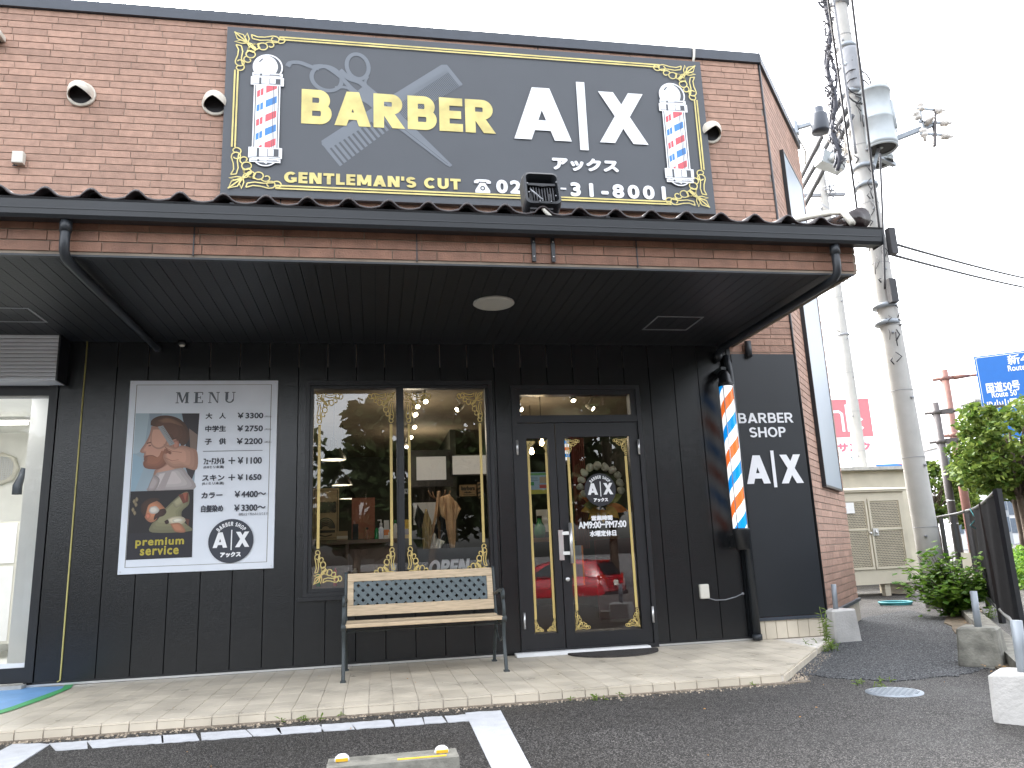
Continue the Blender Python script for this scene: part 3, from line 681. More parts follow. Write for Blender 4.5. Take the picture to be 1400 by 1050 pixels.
# --- canopy
CY = -2.07; SZ = 2.82; CX1 = 3.53
mb = MB(); x = -9
k = 0
while x < CX1-.02:
    xb = min(x+.10, CX1); mb.box(x+.004, xb-.0, CY+.03, .0, SZ+.0, SZ+.02); x += .10
sof = mb.build('soffit', K['soffit'], B)
mb = MB(); mb.box(-9,CX1,CY+.03,0,SZ+.021,SZ+.04); mb.build('soffit_backing', K['dark'], B)
mb = MB(); mb.box(-9,CX1+.0,CY+.0,CY+.03,SZ-.008,3.16); mb.box(CX1-.0,CX1+.03,CY,0,SZ-.008,3.2)
mb.extrude([(CX1,CY,3.16),(CX1,0,3.16),(CX1,0,3.75),(CX1,CY,3.19)], (.03,0,0))
fas = mb.build('fascia', M('grey_mortar', (.22,.18,.14), .9, var=.2), B)
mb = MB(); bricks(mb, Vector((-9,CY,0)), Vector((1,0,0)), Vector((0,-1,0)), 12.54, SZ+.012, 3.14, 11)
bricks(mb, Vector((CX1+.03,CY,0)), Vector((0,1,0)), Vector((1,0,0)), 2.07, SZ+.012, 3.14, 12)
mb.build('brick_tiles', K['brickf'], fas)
mb = MB()
for xx in (-1.15, .28, 1.84): mb.box(xx-.004, xx+.004, CY-.0145, CY, SZ, 3.14)
mb.box(-9, CX1, CY-.004, CY+.031, SZ-.022, SZ-.009); mb.each('joint_trim', K['pipe'], fas)
# tiled roof: S-shaped pantiles in courses
mb = MB(); tp = .2655; sl_ = .22; ny = 7
def wave(u):     # 0..1 over one tile
    return .05*max(0, math.sin(math.pi*min(1, u/.46))) if u < .46 else -.014*math.sin(math.pi*(u-.46)/.54)
xs0 = -2.09-tp*27
nt_ = int((3.58-xs0)/tp)
for r_ in range(ny):
    y0 = CY-.075+r_*.30; y1 = y0+.335
    z0 = 3.185+(y0-CY)*sl_+.018; z1 = 3.185+(y1-CY)*sl_-.006
    for i in range(nt_):
        N = 14; jz = rnd.uniform(-.002,.002); vs = []; fs = []
        for k in range(N+1):
            u = k/N; xx = xs0+(i+u)*tp; h_ = wave(u)+jz
            vs += [(xx,y0,z0+h_),(xx,y1,z1+h_),(xx,y0,z0+h_-.018),(xx,y1,z1+h_-.018)]
        for k in range(N): a = k*4; fs += [(a,a+4,a+5,a+1),(a+2,a+3,a+7,a+6),(a,a+2,a+6,a+4)]
        mb.smooth = True; mb.add(vs, fs)
roof = mb.build('canopy_roof', K['tile'], B)
mb = MB(); mb.box(-9,CX1,CY-.0,CY+.05,3.15,3.19); mb.extrude([(-9,CY,3.13),(-9,0,3.6),(-9,0,3.62),(-9,CY,3.15)], (12.5,0,0)); mb.build('roof_deck', K['dark'], roof)
mb = MB()
for r_ in range(ny):
    y0 = CY-.09+r_*.30; z0 = 3.245+(y0-CY)*sl_; mb.tube([(3.60,y0,z0),(3.60,y0+.32,z0+.32*sl_-.012)], .082, 18)
mb.build('verge_tile', K['tile'], roof)
mb = MB()     # gutter channel
prof = [(-2.085,3.125),(-2.085,3.03),(-2.105,3.008),(-2.19,3.0),(-2.208,3.02),(-2.215,3.112),(-2.222,3.125),(-2.205,3.128),(-2.20,3.03),(-2.10,3.03),(-2.095,3.125)]
mb.extrude([(-9,y,z) for y, z in prof], (12.72,0,0)); mb.box(3.715,3.722,-2.216,-2.085,3.0,3.126); mb.box(-9,3.71,-2.214,-2.2065,3.055,3.062)
for xx in (-2.9,-.9,1.6,3.0): mb.box(xx-.012, xx+.012, -2.2215, -2.08, 3.124, 3.131)
gut = mb.build('gutter', K['gutter'], B, recalc=True)
def pipe(pts, r, rb=None):
    m_ = MB(); m_.tube(pts, r, 12)
    o = m_.build('downpipe', K['pipe'], B); m_ = MB()
    for i in (0, len(pts)-2):
        a, b = Vector(pts[i]), Vector(pts[i+1]); d = (b-a).normalized(); m_.tube([a+d*.02, a+d*.09], r+.006, 12)
    m_.each('pipe_collar', K['pipe'], o)
xa = onY(91,300,-2.15).x
pipe([(xa,-2.15,3.02),(xa,-2.15,2.86),(xa,-2.145,2.81),(xa,-2.11,2.775),(xa,-2.05,2.765),(xa,-.06,2.765),(xa,-.02,2.765)], .03)
xb = onY(1141,340,-2.15).x
pipe([(xb,-2.15,3.02),(xb,-2.15,2.84),(xb,-2.14,2.79),(xb,-2.10,2.762),(xb,-2.0,2.755),(xb,-.18,2.755),(xb-.0,-.10,2.74),(xb,-.07,2.70)], .03)
mb = MB(); mb.tube([(3.445,-.09,.03),(3.445,-.09,2.52),(3.44,-.08,2.62),(3.44,-.05,2.70)], .036, 12); mb.tube([(3.445,-.09,.01),(3.445,-.09,.06)], .045, 12); mb.build('downpipe', K['pipe'], B)
q = onY(1029,470,-.1); mb = MB(); mb.tube([(3.69,-.05,2.70),(3.69,-.05,2.86)], .035, 10); mb.build('bracket', K['pipe'], B)
# access hatches in the soffit
for (a, b, c_, d) in (((900,432),(962,432),(940,451),(877,451)), ((-60,419),(37,418),(65,440),(-35,441))):
    P = [onZ(*v, SZ) for v in (a, b, c_, d)]; x0 = min(P[0].x,P[3].x); x1 = (P[1].x+P[2].x)/2; y0 = P[2].y; y1 = P[0].y
    y0, y1 = min(y0,y1), max(y0,y1); mb = MB()
    for r4 in ((x0,x1,y0,y0+.014),(x0,x1,y1-.014,y1),(x0,x0+.014,y0+.014,y1-.014),(x1-.014,x1,y0+.014,y1-.014)): mb.box(r4[0],r4[1],r4[2],r4[3],SZ-.006,SZ-.001)
    mb.build('access_hatch', M('hatch_edge', (.30,.31,.33), .4, metal=.4), sof)
# --- rooms behind the glass
mb = MB(); mb.box(-2.45,4.1,6.4,6.5,0,2.6); mb.box(-2.46,-2.36,.14,6.4,0,2.6); mb.box(3.42,3.5,.14,6.4,0,2.6)
mb.box(1.02,1.10,3.6,6.4,0,2.6); mb.build('interior_wall', K['wallint'], B)
mb = MB(); mb.box(-2.45,3.5,.14,6.45,2.6,2.66); mb.build('interior_ceiling', K['ceilint'], B)
mb = MB(); mb.box(-2.45,3.5,.0,6.45,-.04,.0); mb.build('interior_floor', K['floorint'], B)
# the neighbouring unit on the left
mb = MB(); mb.box(-2.73,-2.70,-.02,.10,0,2.83); mb.box(-9,-2.73,-.01,.12,2.345,2.485); mb.box(-9,-2.73,-.01,.1,.035,.15); mb.build('shop_front_frame', K['frame'], B)
mb = MB(); mb.box(-9,-2.735,.0,.02,.151,.185); mb.build('sill', K['white'], B)
mb = MB()
for i in range(12):
    z = 2.436+i*.0325; mb.extrude([(-9,-.215,z),(-9,-.222,z+.008),(-9,-.222,z+.024),(-9,-.215,z+.0315),(-9,-.19,z+.0315),(-9,-.19,z)], (6.385,0,0))
mb.box(-9,-2.615,-.19,-.0,2.432,2.826); mb.build('roller_shutter', K['shutter'], B)
mb = MB(); mb.box(-2.614,-2.60,-.225,0,2.43,2.82); mb.build('shutter_guide', K['frame'], B)
mb = MB(); mb.quad((-9,.03,.185),(-2.74,.03,.185),(-2.74,.03,2.345),(-9,.03,2.345)); mb.build('pane', K['glass2'], B)
mb = MB(); mb.box(-9,-2.5,3.4,3.5,0,2.6); mb.box(-2.56,-2.47,.15,3.4,0,2.6); mb.box(-9,-2.5,.12,3.5,2.6,2.65); mb.box(-9,-2.5,.1,3.5,-.04,.005)
mb.box(onY(44,545,.5).x,-2.56,.5,.56,0,2.6); mb.build('interior_wall', K['whiteint'], B)
mb = MB(); mb.box(-9,-2.7,-.12,.0,-.0,.03); mb.build('door_sill', K['conc'], B)
# =================================================================== signs
YS = -.075
t = empty('sign_board', (1.04,-.04,4.25), 'large charcoal signboard with gold lettering, barber poles, scissors and comb above the canopy', 'sign')
sa, sb = onY(310.3,35.7,YS), onY(977.4,293.5,YS); sx0 = (sa.x+onY(301.3,266,YS).x)/2; sx1 = (sb.x+onY(958.9,84.9,YS).x)/2; sz0 = (sb.z+onY(301.3,266,YS).z)/2; sz1 = (sa.z+onY(958.9,84.9,YS).z)/2
mb = MB(); mb.box(sx0,sx1,YS,YS+.045,sz0,sz1,bev=.004); mb.build('board', K['board'], t)
mb = MB()
for k in range(1,5):
    for z in (sz0+.25, sz1-.25): mb.box(sx0+(sx1-sx0)*k/5-.05, sx0+(sx1-sx0)*k/5+.05, YS+.045, .0, z-.03, z+.03)
mb.each('bracket', K['steel'], t)
F = Flat((0,YS,0), lift=.001)
def Z2(x, y): q = onY(300+x/3.8889, 30+y/3.8889, YS); return (q.x, q.z)
def Z3(x, y): q = onY(640+x/3.8889, 60+y/3.8889, YS); return (q.x, q.z)
# scissors and comb in grey
g_ = K['greyart']; d_ = K['board']
F.poly([Z2(*p) for p in ((542,632),(905,398),(1180,228),(1210,228),(1222,246),(1225,252),(940,440),(560,664),(545,655))], g_)
F.poly([Z2(*p) for p in ((552,640),(1212,244),(1226,262),(582,676))], g_)
for i in range(15):
    t_ = i/14; a = Vector((560+t_*330, 655-t_*215)); b = a+Vector((88,108))*(1-.18*t_)
    F.stroke([Z2(*a), Z2(*b)], .033-.006*t_, g_)
for i in range(44):
    t_ = i/43; a = Vector((905+t_*310, 432-t_*180)); b = a+Vector((72,88))
    F.stroke([Z2(*a), Z2(*b)], .0085, g_)
F.stroke([Z2(1205,240), Z2(1284,338)], .045, g_)
def sm(pts, n=6):      # Catmull-Rom through points
    P = [Vector(p) for p in pts]; o = []
    for i in range(len(P)-1):
        p0, p1, p2, p3 = P[max(i-1,0)], P[i], P[i+1], P[min(i+2,len(P)-1)]
        for k in range(n):
            t_ = k/n; o.append(.5*((2*p1)+(p2-p0)*t_+(2*p0-5*p1+4*p2-p3)*t_*t_+(3*p1-p0-3*p2+p3)*t_**3))
    o.append(P[-1]); return o
def z2ring(cx, cy, rx, ry, rot, wd):
    pts = []
    for i in range(36):
        a = 2*math.pi*i/36; x = rx*math.cos(a); y = ry*math.sin(a); c_, s_ = math.cos(rot), math.sin(rot)
        pts.append(Z2(cx+x*c_-y*s_, cy+x*s_+y*c_))
    F.stroke(pts, wd, g_, closed=True)
z2ring(570,302,82,62,.35,.040); z2ring(735,238,56,68,-.45,.040)
pl = lambda P: [Z2(p.x,p.y) for p in sm(P)]
w_ = pl([(362,238),(380,218),(430,218),(490,240),(530,250)]); F.stroke(w_, [.05]*6+[.04]*(len(w_)-6), g_)
w_ = pl([(500,236),(560,238),(640,290),(720,370),(850,455)]); F.stroke(w_, [.03+.02*i/len(w_) for i in range(len(w_))], g_)
w_ = pl([(615,350),(680,352),(740,400),(870,480)]); F.stroke(w_, .03, g_)
w_ = pl([(640,258),(690,300),(760,330),(870,440)]); F.stroke(w_, [.055]*len(w_), g_)
w_ = pl([(790,290),(775,325),(800,360),(880,440)]); F.stroke(w_, .025, g_)
F.poly([Z2(*p) for p in ((780,330),(900,430),(1238,762),(1225,772),(1205,762),(860,500),(720,380))], g_)
F.stroke([Z2(900,505), Z2(1215,757)], .005, d_)
F.ell(*Z2(878,452), .03, .03, d_); F.ell(*Z2(878,452), .018, .018, g_)
def box2(Zf, a, b): p0 = Zf(*a); p1 = Zf(*b); return p0[0], p1[1], p1[0], p0[1]
a = Z2(438,357); b = Z2(438,540); c_ = Z3(148,488)
block(F, 'BARBER', a[0], b[1], c_[0], a[1], K['goldsign'], t=.27, gap=.07)
a = Z2(345,797); b = Z2(345,856); c_ = Z2(1283,897)
block(F, "GENTLEMAN'S CUT", a[0], b[1], c_[0], a[1], K['goldsign'], t=.27, gap=.12)
a = Z3(245,507); b = Z3(550,522); c_ = Z3(345,235); block(F, 'A', a[0], (a[1]+b[1])/2, b[0], c_[1], K['wprint'], t=.245)
a = Z3(680,255); b = Z3(957,540); block(F, 'X', a[0], b[1], b[0], a[1], K['wprint'], t=.235)
a = Z3(583,206); b = Z3(628,569); xm = (a[0]+b[0])/2; F.rect(xm-.045, b[1], xm+.045, a[1], K['wprint'])
def tz(s, a, b, m, bold, Zf=Z3, **k): p0 = Zf(*a); p1 = Zf(*b); text(F, s, p0[0], p1[1], p1[0], p0[1], m, bold=bold, **k)
tz('アックス', (443,602), (801,690), K['wprint'], .010)
tz('02', (147,724), (283,802), K['wprint'], .010, space=1.25)
tz('31-8001', (540,738), (1052,834), K['wprint'], .010, space=1.35)
p0 = Z3(490,768); p1 = Z3(520,778); F.rect(p0[0], p1[1], p1[0], p0[1]-.0, K['wprint'])
# telephone symbol
a = Z3(30,722); b = Z3(122,797); u0, v0, uw, vh = a[0], b[1], b[0]-a[0], a[1]-b[1]; tp_ = lambda L: [(u0+uw*x, v0+vh*y) for x, y in L]
F.poly(tp_([(0,.70),(.0,.86),(.12,.97),(.3,1),(.7,1),(.88,.97),(1,.86),(1,.70),(.74,.70),(.72,.82),(.28,.82),(.26,.70)]), K['wprint'])
F.poly(tp_([(.34,.74),(.66,.74),(.72,.60),(.94,.18),(.94,0),(.06,0),(.06,.18),(.28,.60)]), K['wprint']); F.ell(u0+uw*.5, v0+vh*.34, uw*.15, vh*.18, d_); F.ell(u0+uw*.5, v0+vh*.34, uw*.07, vh*.08, K['wprint'])
# gold border
gl = K['goldsign']; oz = .36
for dz in (.0, .028):
    for zz, xa_, xb_ in ((sz1-.085-dz, Z2(320,80)[0], Z3(1015,112)[0]), (sz0+.085+dz, Z2(298,890)[0], Z3(1080,865)[0])): F.rect(xa_, zz-.008, xb_, zz+.008, gl)
for dx in (.0, .028):
    for xx in (sx0+.09+dx, sx1-.09-dx): F.rect(xx-.008, Z2(68,668)[1], xx+.008, Z2(80,258)[1], gl)
for X, s1_ in ((sx0+.06,1),(sx1-.06,-1)):
    for Zz, s2_ in ((sz1-.055,-1),(sz0+.055,1)): ornament(F, X, Zz, s1_*.50, s2_*.44, gl, .0115)
# printed barber poles
def polepic(cx, z0, z1, wd):
    H_ = z1-z0; hw = wd/2; wt, dk, rd, bl = K['wprint'], K['board'], K['red'], K['blue']
    rb = hw*.92; cyb = z1-rb
    F.ell(cx, cyb, rb, rb, wt); F.ell(cx, cyb, rb*.90, rb*.90, dk); F.ell(cx-rb*.14, cyb+rb*.05, rb*.80, rb*.85, wt)
    F.poly([(cx-rb*.62,cyb+rb*.40),(cx-rb*.40,cyb+rb*.66),(cx-rb*.30,cyb+rb*.62),(cx-rb*.54,cyb+rb*.34)], dk)
    yb = z0+H_*.155; yt = z1-H_*.285
    F.ell(cx, z0+H_*.125, rb*.95, H_*.125, wt); F.ell(cx, z0+H_*.125, rb*.86, H_*.115, dk); F.poly([(cx-rb*.7,z0+H_*.08),(cx+rb*.1,z0+H_*.02),(cx+rb*.3,z0+H_*.10),(cx-rb*.7,z0+H_*.10)], wt)
    F.rect(cx-hw*.80, yb, cx+hw*.80, yt, wt); F.rect(cx+hw*.66, yb, cx+hw*.72, yt, dk); F.rect(cx-hw*.72, yb, cx-hw*.66, yt, dk)
    ww = hw*.60; hh = yt-yb
    for i, c in enumerate((.03,.25,.47,.70,.93)):
        colr = rd if i % 2 == 0 else bl
        def cl(q):
            q = clip(q, 0, 1, yt); q = clip(q, 0, -1, -yb) if q else q
            if len(q) > 2: F.poly(q, colr)
        cl([(cx-hw*.06,yb+hh*(c-.055)),(cx+ww,yb+hh*(c+.03)),(cx+ww,yb+hh*(c+.14)),(cx-hw*.06,yb+hh*(c+.06))])
        cl([(cx-ww,yb+hh*(c-.13)),(cx-hw*.22,yb+hh*(c-.08)),(cx-hw*.22,yb+hh*(c+.03)),(cx-ww,yb+hh*(c-.03))])
    F.rect(cx+hw*.36, yb, cx+hw*.40, yt, dk); F.rect(cx+hw*.46, yb, cx+hw*.49, yt, dk); F.rect(cx-hw*.42, yb, cx-hw*.385, yt, wt)
    for za, zb, kx in ((yt, yt+H_*.075, 1.0), (yt+H_*.078, yt+H_*.112, .92), (yb-H_*.085, yb+H_*.008, 1.0), (yb-H_*.122, yb-H_*.09, .92)):
        F.rect(cx-hw*kx, za, cx+hw*kx, zb, wt); F.rect(cx-hw*kx*.92, za+.012, cx+hw*kx*.92, za+.018, dk); F.rect(cx-hw*kx*.5, za+.008, cx-hw*kx*.36, zb-.008, dk); F.rect(cx+hw*kx*.12, za+.02, cx+hw*kx*.80, zb-.012, dk); F.rect(cx+hw*kx*.16, za+.024, cx+hw*kx*.5, zb-.016, wt)
a = Z2(250,178); b = Z2(250,773); polepic((Z2(165,300)[0]+Z2(340,310)[0]+Z2(158,690)[0]+Z2(340,700)[0])/4, b[1], a[1], Z2(340,310)[0]-Z2(165,300)[0])
a = Z3(1080,214); b = Z3(1110,760); polepic((Z3(1010,330)[0]+Z3(1160,340)[0]+Z3(1043,680)[0]+Z3(1195,690)[0])/4, b[1], a[1], Z3(1160,340)[0]-Z3(1010,330)[0])
F.build('artwork', t)
# ---------------- menu board
YM = -.045
def Z7(x, y): q = onY(150+x/3.5, 500+y/3.5, YM); return (q.x, q.z)
mx0 = (Z7(100,72)[0]+Z7(35,1003)[0])/2; mx1 = (Z7(808,70)[0]+Z7(780,967)[0])/2; mz1 = Z7(450,71)[1]; mz0 = (Z7(35,1003)[1]+Z7(780,967)[1])/2
t = empty('menu_board', ((mx0+mx1)/2,-.03,mz0), 'white price menu board with two barber photographs on the black siding', 'menu board')
mb = MB(); mb.box(mx0,mx1,YM,-.018,mz0,mz1,bev=.003); mb.build('board', K['menu'], t)
mb = MB()
for x_ in (mx0+.02, mx1-.02):
    for z_ in (mz0+.02, mz1-.02): mb.lathe([(.006,.0),(.005,.004),(.001,.005)], (x_,YM,z_), (0,-1,0), 8)
mb.each('screw', K['silver'], t)
F = Flat((0,YM,0), lift=.0008); ink = M('menu_ink', srgb(52,56,66), .5, var=.02); ink2 = M('menu_title_ink', srgb(92,98,106), .5, var=.02); bord = PC(120,115,95)
bi = .055
F.stroke([(mx0+bi,mz0+bi),(mx1-bi,mz0+bi),(mx1-bi,mz1-bi*.7),(mx0+bi,mz1-bi*.7)], .006, bord, closed=True)
def t7(s, a, b, m=None, bold=.0022, **k): p0 = Z7(*a); p1 = Z7(*b); text(F, s, p0[0], p1[1], p1[0], p0[1], m or ink, bold=bold, **k)
# MENU in slab serif capitals
def serif(s, a, b, m):
    p0 = Z7(*a); p1 = Z7(*b); x0, z1 = p0; x1, z0 = p1; n_ = len(s); H_ = z1-z0; wds = [1.15,.85,1.0,.98]; gap = .42; tot = sum(wds)+gap*(n_-1); kx = (x1-x0)/tot; x = 0
    for c, wd in zip(s, wds):
        P = []; t1, t2 = .24, .09; sf = .07
        def S(cx, y, w2): P.append(rc(cx-w2, y, cx+w2, y+sf))
        if c == 'M': P += [rc(.10,0,.17,1), rc(.86,0,1.08,1), [(.10,1),(.36,1),(.66,.05),(.52,.05)], [(.86,1),(.98,1),(.62,.05),(.52,.05)]]; S(.135,0,.14); S(.97,0,.18); S(.13,.93,.13); S(1.02,.93,.13)
        if c == 'E': P += [rc(.12,0,.36,1), rc(.1,0,.82,sf), rc(.1,1-sf,.8,1), rc(.3,.47,.62,.54), rc(.74,0,.82,.26), rc(.73,.76,.8,1), rc(.57,.36,.62,.64)]; S(.2,0,.2); S(.2,.93,.2)
        if c == 'N': P += [rc(.12,0,.19,1), rc(.82,0,.89,1), [(.1,1),(.36,1),(.89,0),(.80,0)]]; S(.155,0,.15); S(.855,.93,.15); S(.15,.93,.15)
        if c == 'U': P += [rc(.1,.3,.34,1), rc(.80,.3,.87,1)]+arcpoly(.485,.33,.385,.33,180,360,.1,12,.15); S(.22,.93,.2); S(.84,.93,.15)
        for q in P: F.poly([(x0+(x+px)*kx, z0+H_*py) for px, py in q], m)
        x += wd+gap
serif('MENU', (318,127), (600,178), ink2)
for s, s2, a, b in (('大　人', '￥3300', (460,225), (735,252)), ('中学生', '￥2750', (458,286), (733,314)), ('子　供', '￥2200', (456,347), (731,375))):
    t7(s, (a[0],a[1]+1), (556,b[1]+2)); t7(s2, (a[0]+152,a[1]), (b[0],b[1])); t7('(税込)', (742,a[1]+14), (773,b[1]-4), bold=0)
F.stroke([Z7(447,410), Z7(732,405)], .004, ink)
for s, s2, a, b, sub in (('フェードスタイル', '＋￥1100', (450,441), (728,469), '(0.8ミリ未満)'), ('スキン', '＋￥1650', (443,523), (726,547), '(0.1ミリ未満)')):
    t7(s, a, (549,b[1]+3)); t7(s2, (569,a[1]-3), b); t7(sub, (a[0],b[1]+10), (547,b[1]+24), bold=.0006)
t7('カラー', (440,607), (540,633)); t7('￥4400〜', (598,600), (748,628)); t7('白髪染め', (438,668), (543,699)); t7('￥3300〜', (596,665), (746,693)); t7('価格は全て税込みとなります', (617,704), (757,714), bold=0)
q = Z7(581,838); logo(F, q[0], q[1], (Z7(689,838)[0]-Z7(473,838)[0])/2, ink, K['wprint'])
F.build('lettering', t)
F = Flat((0,YM,0), lift=.0008)
def pz(L, r, g, b): F.poly([Z7(*p) for p in L], PC(r,g,b))
def sz_(L, r, g, b, n=4):      # a soft-toned shape of the printed photograph: nested tones, lighter towards the window side
    P = [(p.x,p.y) for p in sm([Z7(*p) for p in L+L[:1]], 5)][:-1]
    gx = sum(p[0] for p in P)/len(P); gy = sum(p[1] for p in P)/len(P); wd = max(p[0] for p in P)-min(p[0] for p in P)
    for k in range(n):
        s_ = 1-.15*k; q = .87+.22*k/(n-1); dx, dy = -.045*wd*k/2, .02*wd*k/2
        F.poly([(gx+(x-gx)*s_+dx*(1-s_)*2, gy+(y-gy)*s_+dy*(1-s_)*2) for x, y in P], PC(*[min(255, int(c*q)) for c in (r,g,b)]))
pz([(125,228),(430,228),(402,592),(100,602)], 176,196,208)
pz([(125,228),(190,228),(165,400),(130,420),(112,420)], 196,216,226); pz([(190,228),(250,228),(240,300),(200,320)], 160,176,188); pz([(112,420),(150,440),(160,500),(120,600),(100,602)], 170,200,218)
pz([(345,228),(430,228),(418,392),(410,500),(388,560),(360,480),(365,330)], 62,56,60); pz([(380,300),(420,330),(414,420),(385,390)], 150,128,116)
sz_([(215,500),(270,470),(325,440),(352,490),(330,540),(240,550),(205,545)], 206,160,140)
sz_([(200,290),(190,330),(170,370),(146,406),(152,417),(165,420),(162,436),(167,448),(160,466),(170,487),(200,494),(240,492),(285,465),(318,410),(336,350),(300,305),(240,288)], 212,160,138)
sz_([(205,300),(196,335),(200,380),(235,400),(270,380),(280,330),(240,300)], 216,166,143, 2)
sz_([(172,430),(163,446),(166,456),(160,470),(168,488),(195,495),(235,494),(268,472),(290,430),(296,385),(282,385),(262,425),(235,440),(205,428)], 168,112,88)
sz_([(196,285),(200,262),(230,243),(275,238),(325,250),(360,278),(380,320),(376,360),(345,385),(330,352),(300,356),(285,380),(272,340),(246,292),(216,290)], 108,74,56)
sz_([(230,262),(270,248),(320,262),(350,290),(300,276),(250,275)], 140,102,78)
sz_([(302,366),(318,356),(332,368),(330,392),(316,402),(304,392)], 204,142,120)
F.stroke([Z7(178,372), Z7(198,366)], .008, PC(90,60,48)); F.stroke([Z7(186,384), Z7(198,382)], .007, PC(60,50,48)); F.stroke([Z7(164,436), Z7(182,434)], .006, PC(150,90,80))
sz_([(225,512),(290,500),(345,490),(375,520),(404,590),(190,598),(196,570)], 214,204,202); sz_([(210,520),(240,545),(215,598),(180,598)], 188,176,174); pz([(270,505),(300,500),(260,598),(225,598)], 196,184,182)
pz([(230,292),(256,286),(312,374),(288,384)], 176,178,178)
for i in range(12): F.stroke([Z7(247+i*4.4,297+i*6.9), Z7(258+i*4.3,291+i*6.9)], .003, PC(120,122,124))
sz_([(258,374),(285,382),(320,392),(345,382),(385,392),(419,412),(416,496),(360,488),(312,492),(280,476),(258,445),(262,420),(290,432),(300,412),(266,392)], 214,164,140)
F.stroke([Z7(266,392), Z7(300,410), Z7(345,415)], .005, PC(170,118,98)); F.stroke([Z7(262,440), Z7(300,455), Z7(330,450)], .005, PC(176,124,104))
pz([(100,602),(402,592),(394,916),(78,930)], 40,38,46)
pz([(100,602),(402,592),(398,690),(390,796),(88,802)], 34,30,32)
sz_([(250,700),(300,650),(345,612),(376,606),(380,660),(345,700),(355,750),(392,790),(205,798),(200,760),(230,735)], 150,146,112); sz_([(300,655),(350,616),(368,640),(320,680)], 176,170,136)
sz_([(165,690),(178,655),(205,640),(235,652),(252,668),(268,690),(262,708),(235,722),(215,745),(190,748),(168,725)], 204,140,104)
sz_([(150,700),(152,665),(180,640),(215,632),(240,640),(212,652),(186,668),(176,700),(168,722)], 74,50,38)
sz_([(234,690),(262,684),(272,700),(258,718),(232,726),(212,738),(216,716)], 70,48,38); sz_([(196,676),(222,672),(238,690),(226,706),(200,708),(188,694)], 226,220,208); sz_([(172,712),(186,706),(196,716),(190,730),(178,732)], 212,132,104)
sz_([(270,738),(300,724),(345,722),(364,738),(350,756),(310,762),(280,752)], 216,206,178); sz_([(300,738),(330,730),(352,738),(335,748),(308,750)], 236,230,210)
sz_([(290,756),(330,752),(352,768),(362,796),(318,796),(300,776)], 196,136,104); sz_([(262,745),(278,736),(284,752),(270,758)], 60,40,34)
pz([(330,618),(378,608),(376,650),(352,660)], 128,70,54); pz([(350,610),(372,606),(362,650)], 176,100,76); pz([(360,730),(382,736),(376,770)], 110,62,46)
for x, y in ((118,650),(126,665),(112,690),(130,640),(120,705)): sz_([(x-8,y),(x,y-12),(x+8,y),(x,y+12)], 150,134,104)
F.build('printed_photo', t)
F = Flat((0,YM,0), lift=.0045); gp = PC(214,196,72)
def tf(s, a, b): p0 = Z7(*a); p1 = Z7(*b); text(F, s, p0[0], p1[1], p1[0], p0[1], gp, bold=.0032, space=1.15)
tf('premium', (125,826), (355,866)); tf('service', (147,866), (330,902)); F.build('lettering', t)
# ---------------- tall black sign on the brick return
YV = -.03
vx0, vx1, vz0, vz1 = 3.508, 4.188, .20, 2.735
t = empty('wall_sign', (3.85,YV,vz0), 'tall black sign reading BARBER SHOP in white beside the barber pole', 'sign')
mb = MB(); mb.box(vx0,vx1,YV,-.002,vz0,vz1); mb.build('board', M('black_sign_face', (.014,.017,.021), .42, var=.1, vs=2), t)
F = Flat((0,YV,0), lift=.001)
def Z4(x, y): q = onY(930+x/4.375, 450+y/4.375, YV); return (q.x, q.z)
def b4(s, a, b, **k): p0 = Z4(*a); p1 = Z4(*b); block(F, s, p0[0], p1[1], p1[0], p0[1], K['wprint'], **k)
b4('BARBER', (343,503), (677,559), t=.20, gap=.1); b4('SHOP', (408,588), (633,645), t=.20, gap=.1)
b4('A', (380,757), (540,923), t=.24); b4('X', (585,752), (738,920), t=.24); p0 = Z4(540,727); p1 = Z4(574,946); xm = (p0[0]+p1[0])/2; F.rect(xm-.017, p1[1], xm+.017, p0[1], K['wprint'])
F.build('lettering', t)
# ---------------- barber pole
px_, py_ = 3.325, -.22
t = empty('barber_pole', (px_,py_,.82), 'red white and blue striped barber pole lamp mounted at the shop corner', 'barber pole')
zb, zt_ = 1.0, 2.37; r = .066
mb = MB(); N = 40; rows = 72
bw_ = M('stripe_white', (.85,.86,.88), .25, var=.01, emit=.12); bb_ = M('stripe_blue', (.0,.26,.75), .25, var=.02, emit=.09); br_ = M('stripe_orange_red', (.78,.16,.03), .25, var=.02, emit=.09)
vs = [(px_+r*math.cos(2*math.pi*i/N), py_+r*math.sin(2*math.pi*i/N), 0) for i in range(N)]
# stripes wound as strips so that their edges stay sharp
per = .47
bounds = [(0,0),(.25,1),(.5,0),(.75,2)]
for b0, mi in bounds:
    for k in range(-2,4):
        mb.cur = mi
        for i in range(N*1):
            f0, f1 = i/N, (i+1)/N
            lo0 = zb+per*(k+b0+f0); lo1 = zb+per*(k+b0+f1); hi0 = lo0+per*.25; hi1 = lo1+per*.25
            c0 = [min(max(z, zb), zt_) for z in (lo0,lo1,hi1,hi0)]
            if c0[2]-c0[1] < 1e-5 and c0[3]-c0[0] < 1e-5: continue
            a0, a1 = 2*math.pi*f0, 2*math.pi*f1
            P = lambda a, z: (px_+r*math.cos(a), py_+r*math.sin(a), z)
            mb.smooth = True; mb.add([P(a0,c0[0]),P(a1,c0[1]),P(a1,c0[2]),P(a0,c0[3])], [(0,1,2,3)])
mb.build('striped_cylinder', [bw_, bb_, br_], t)
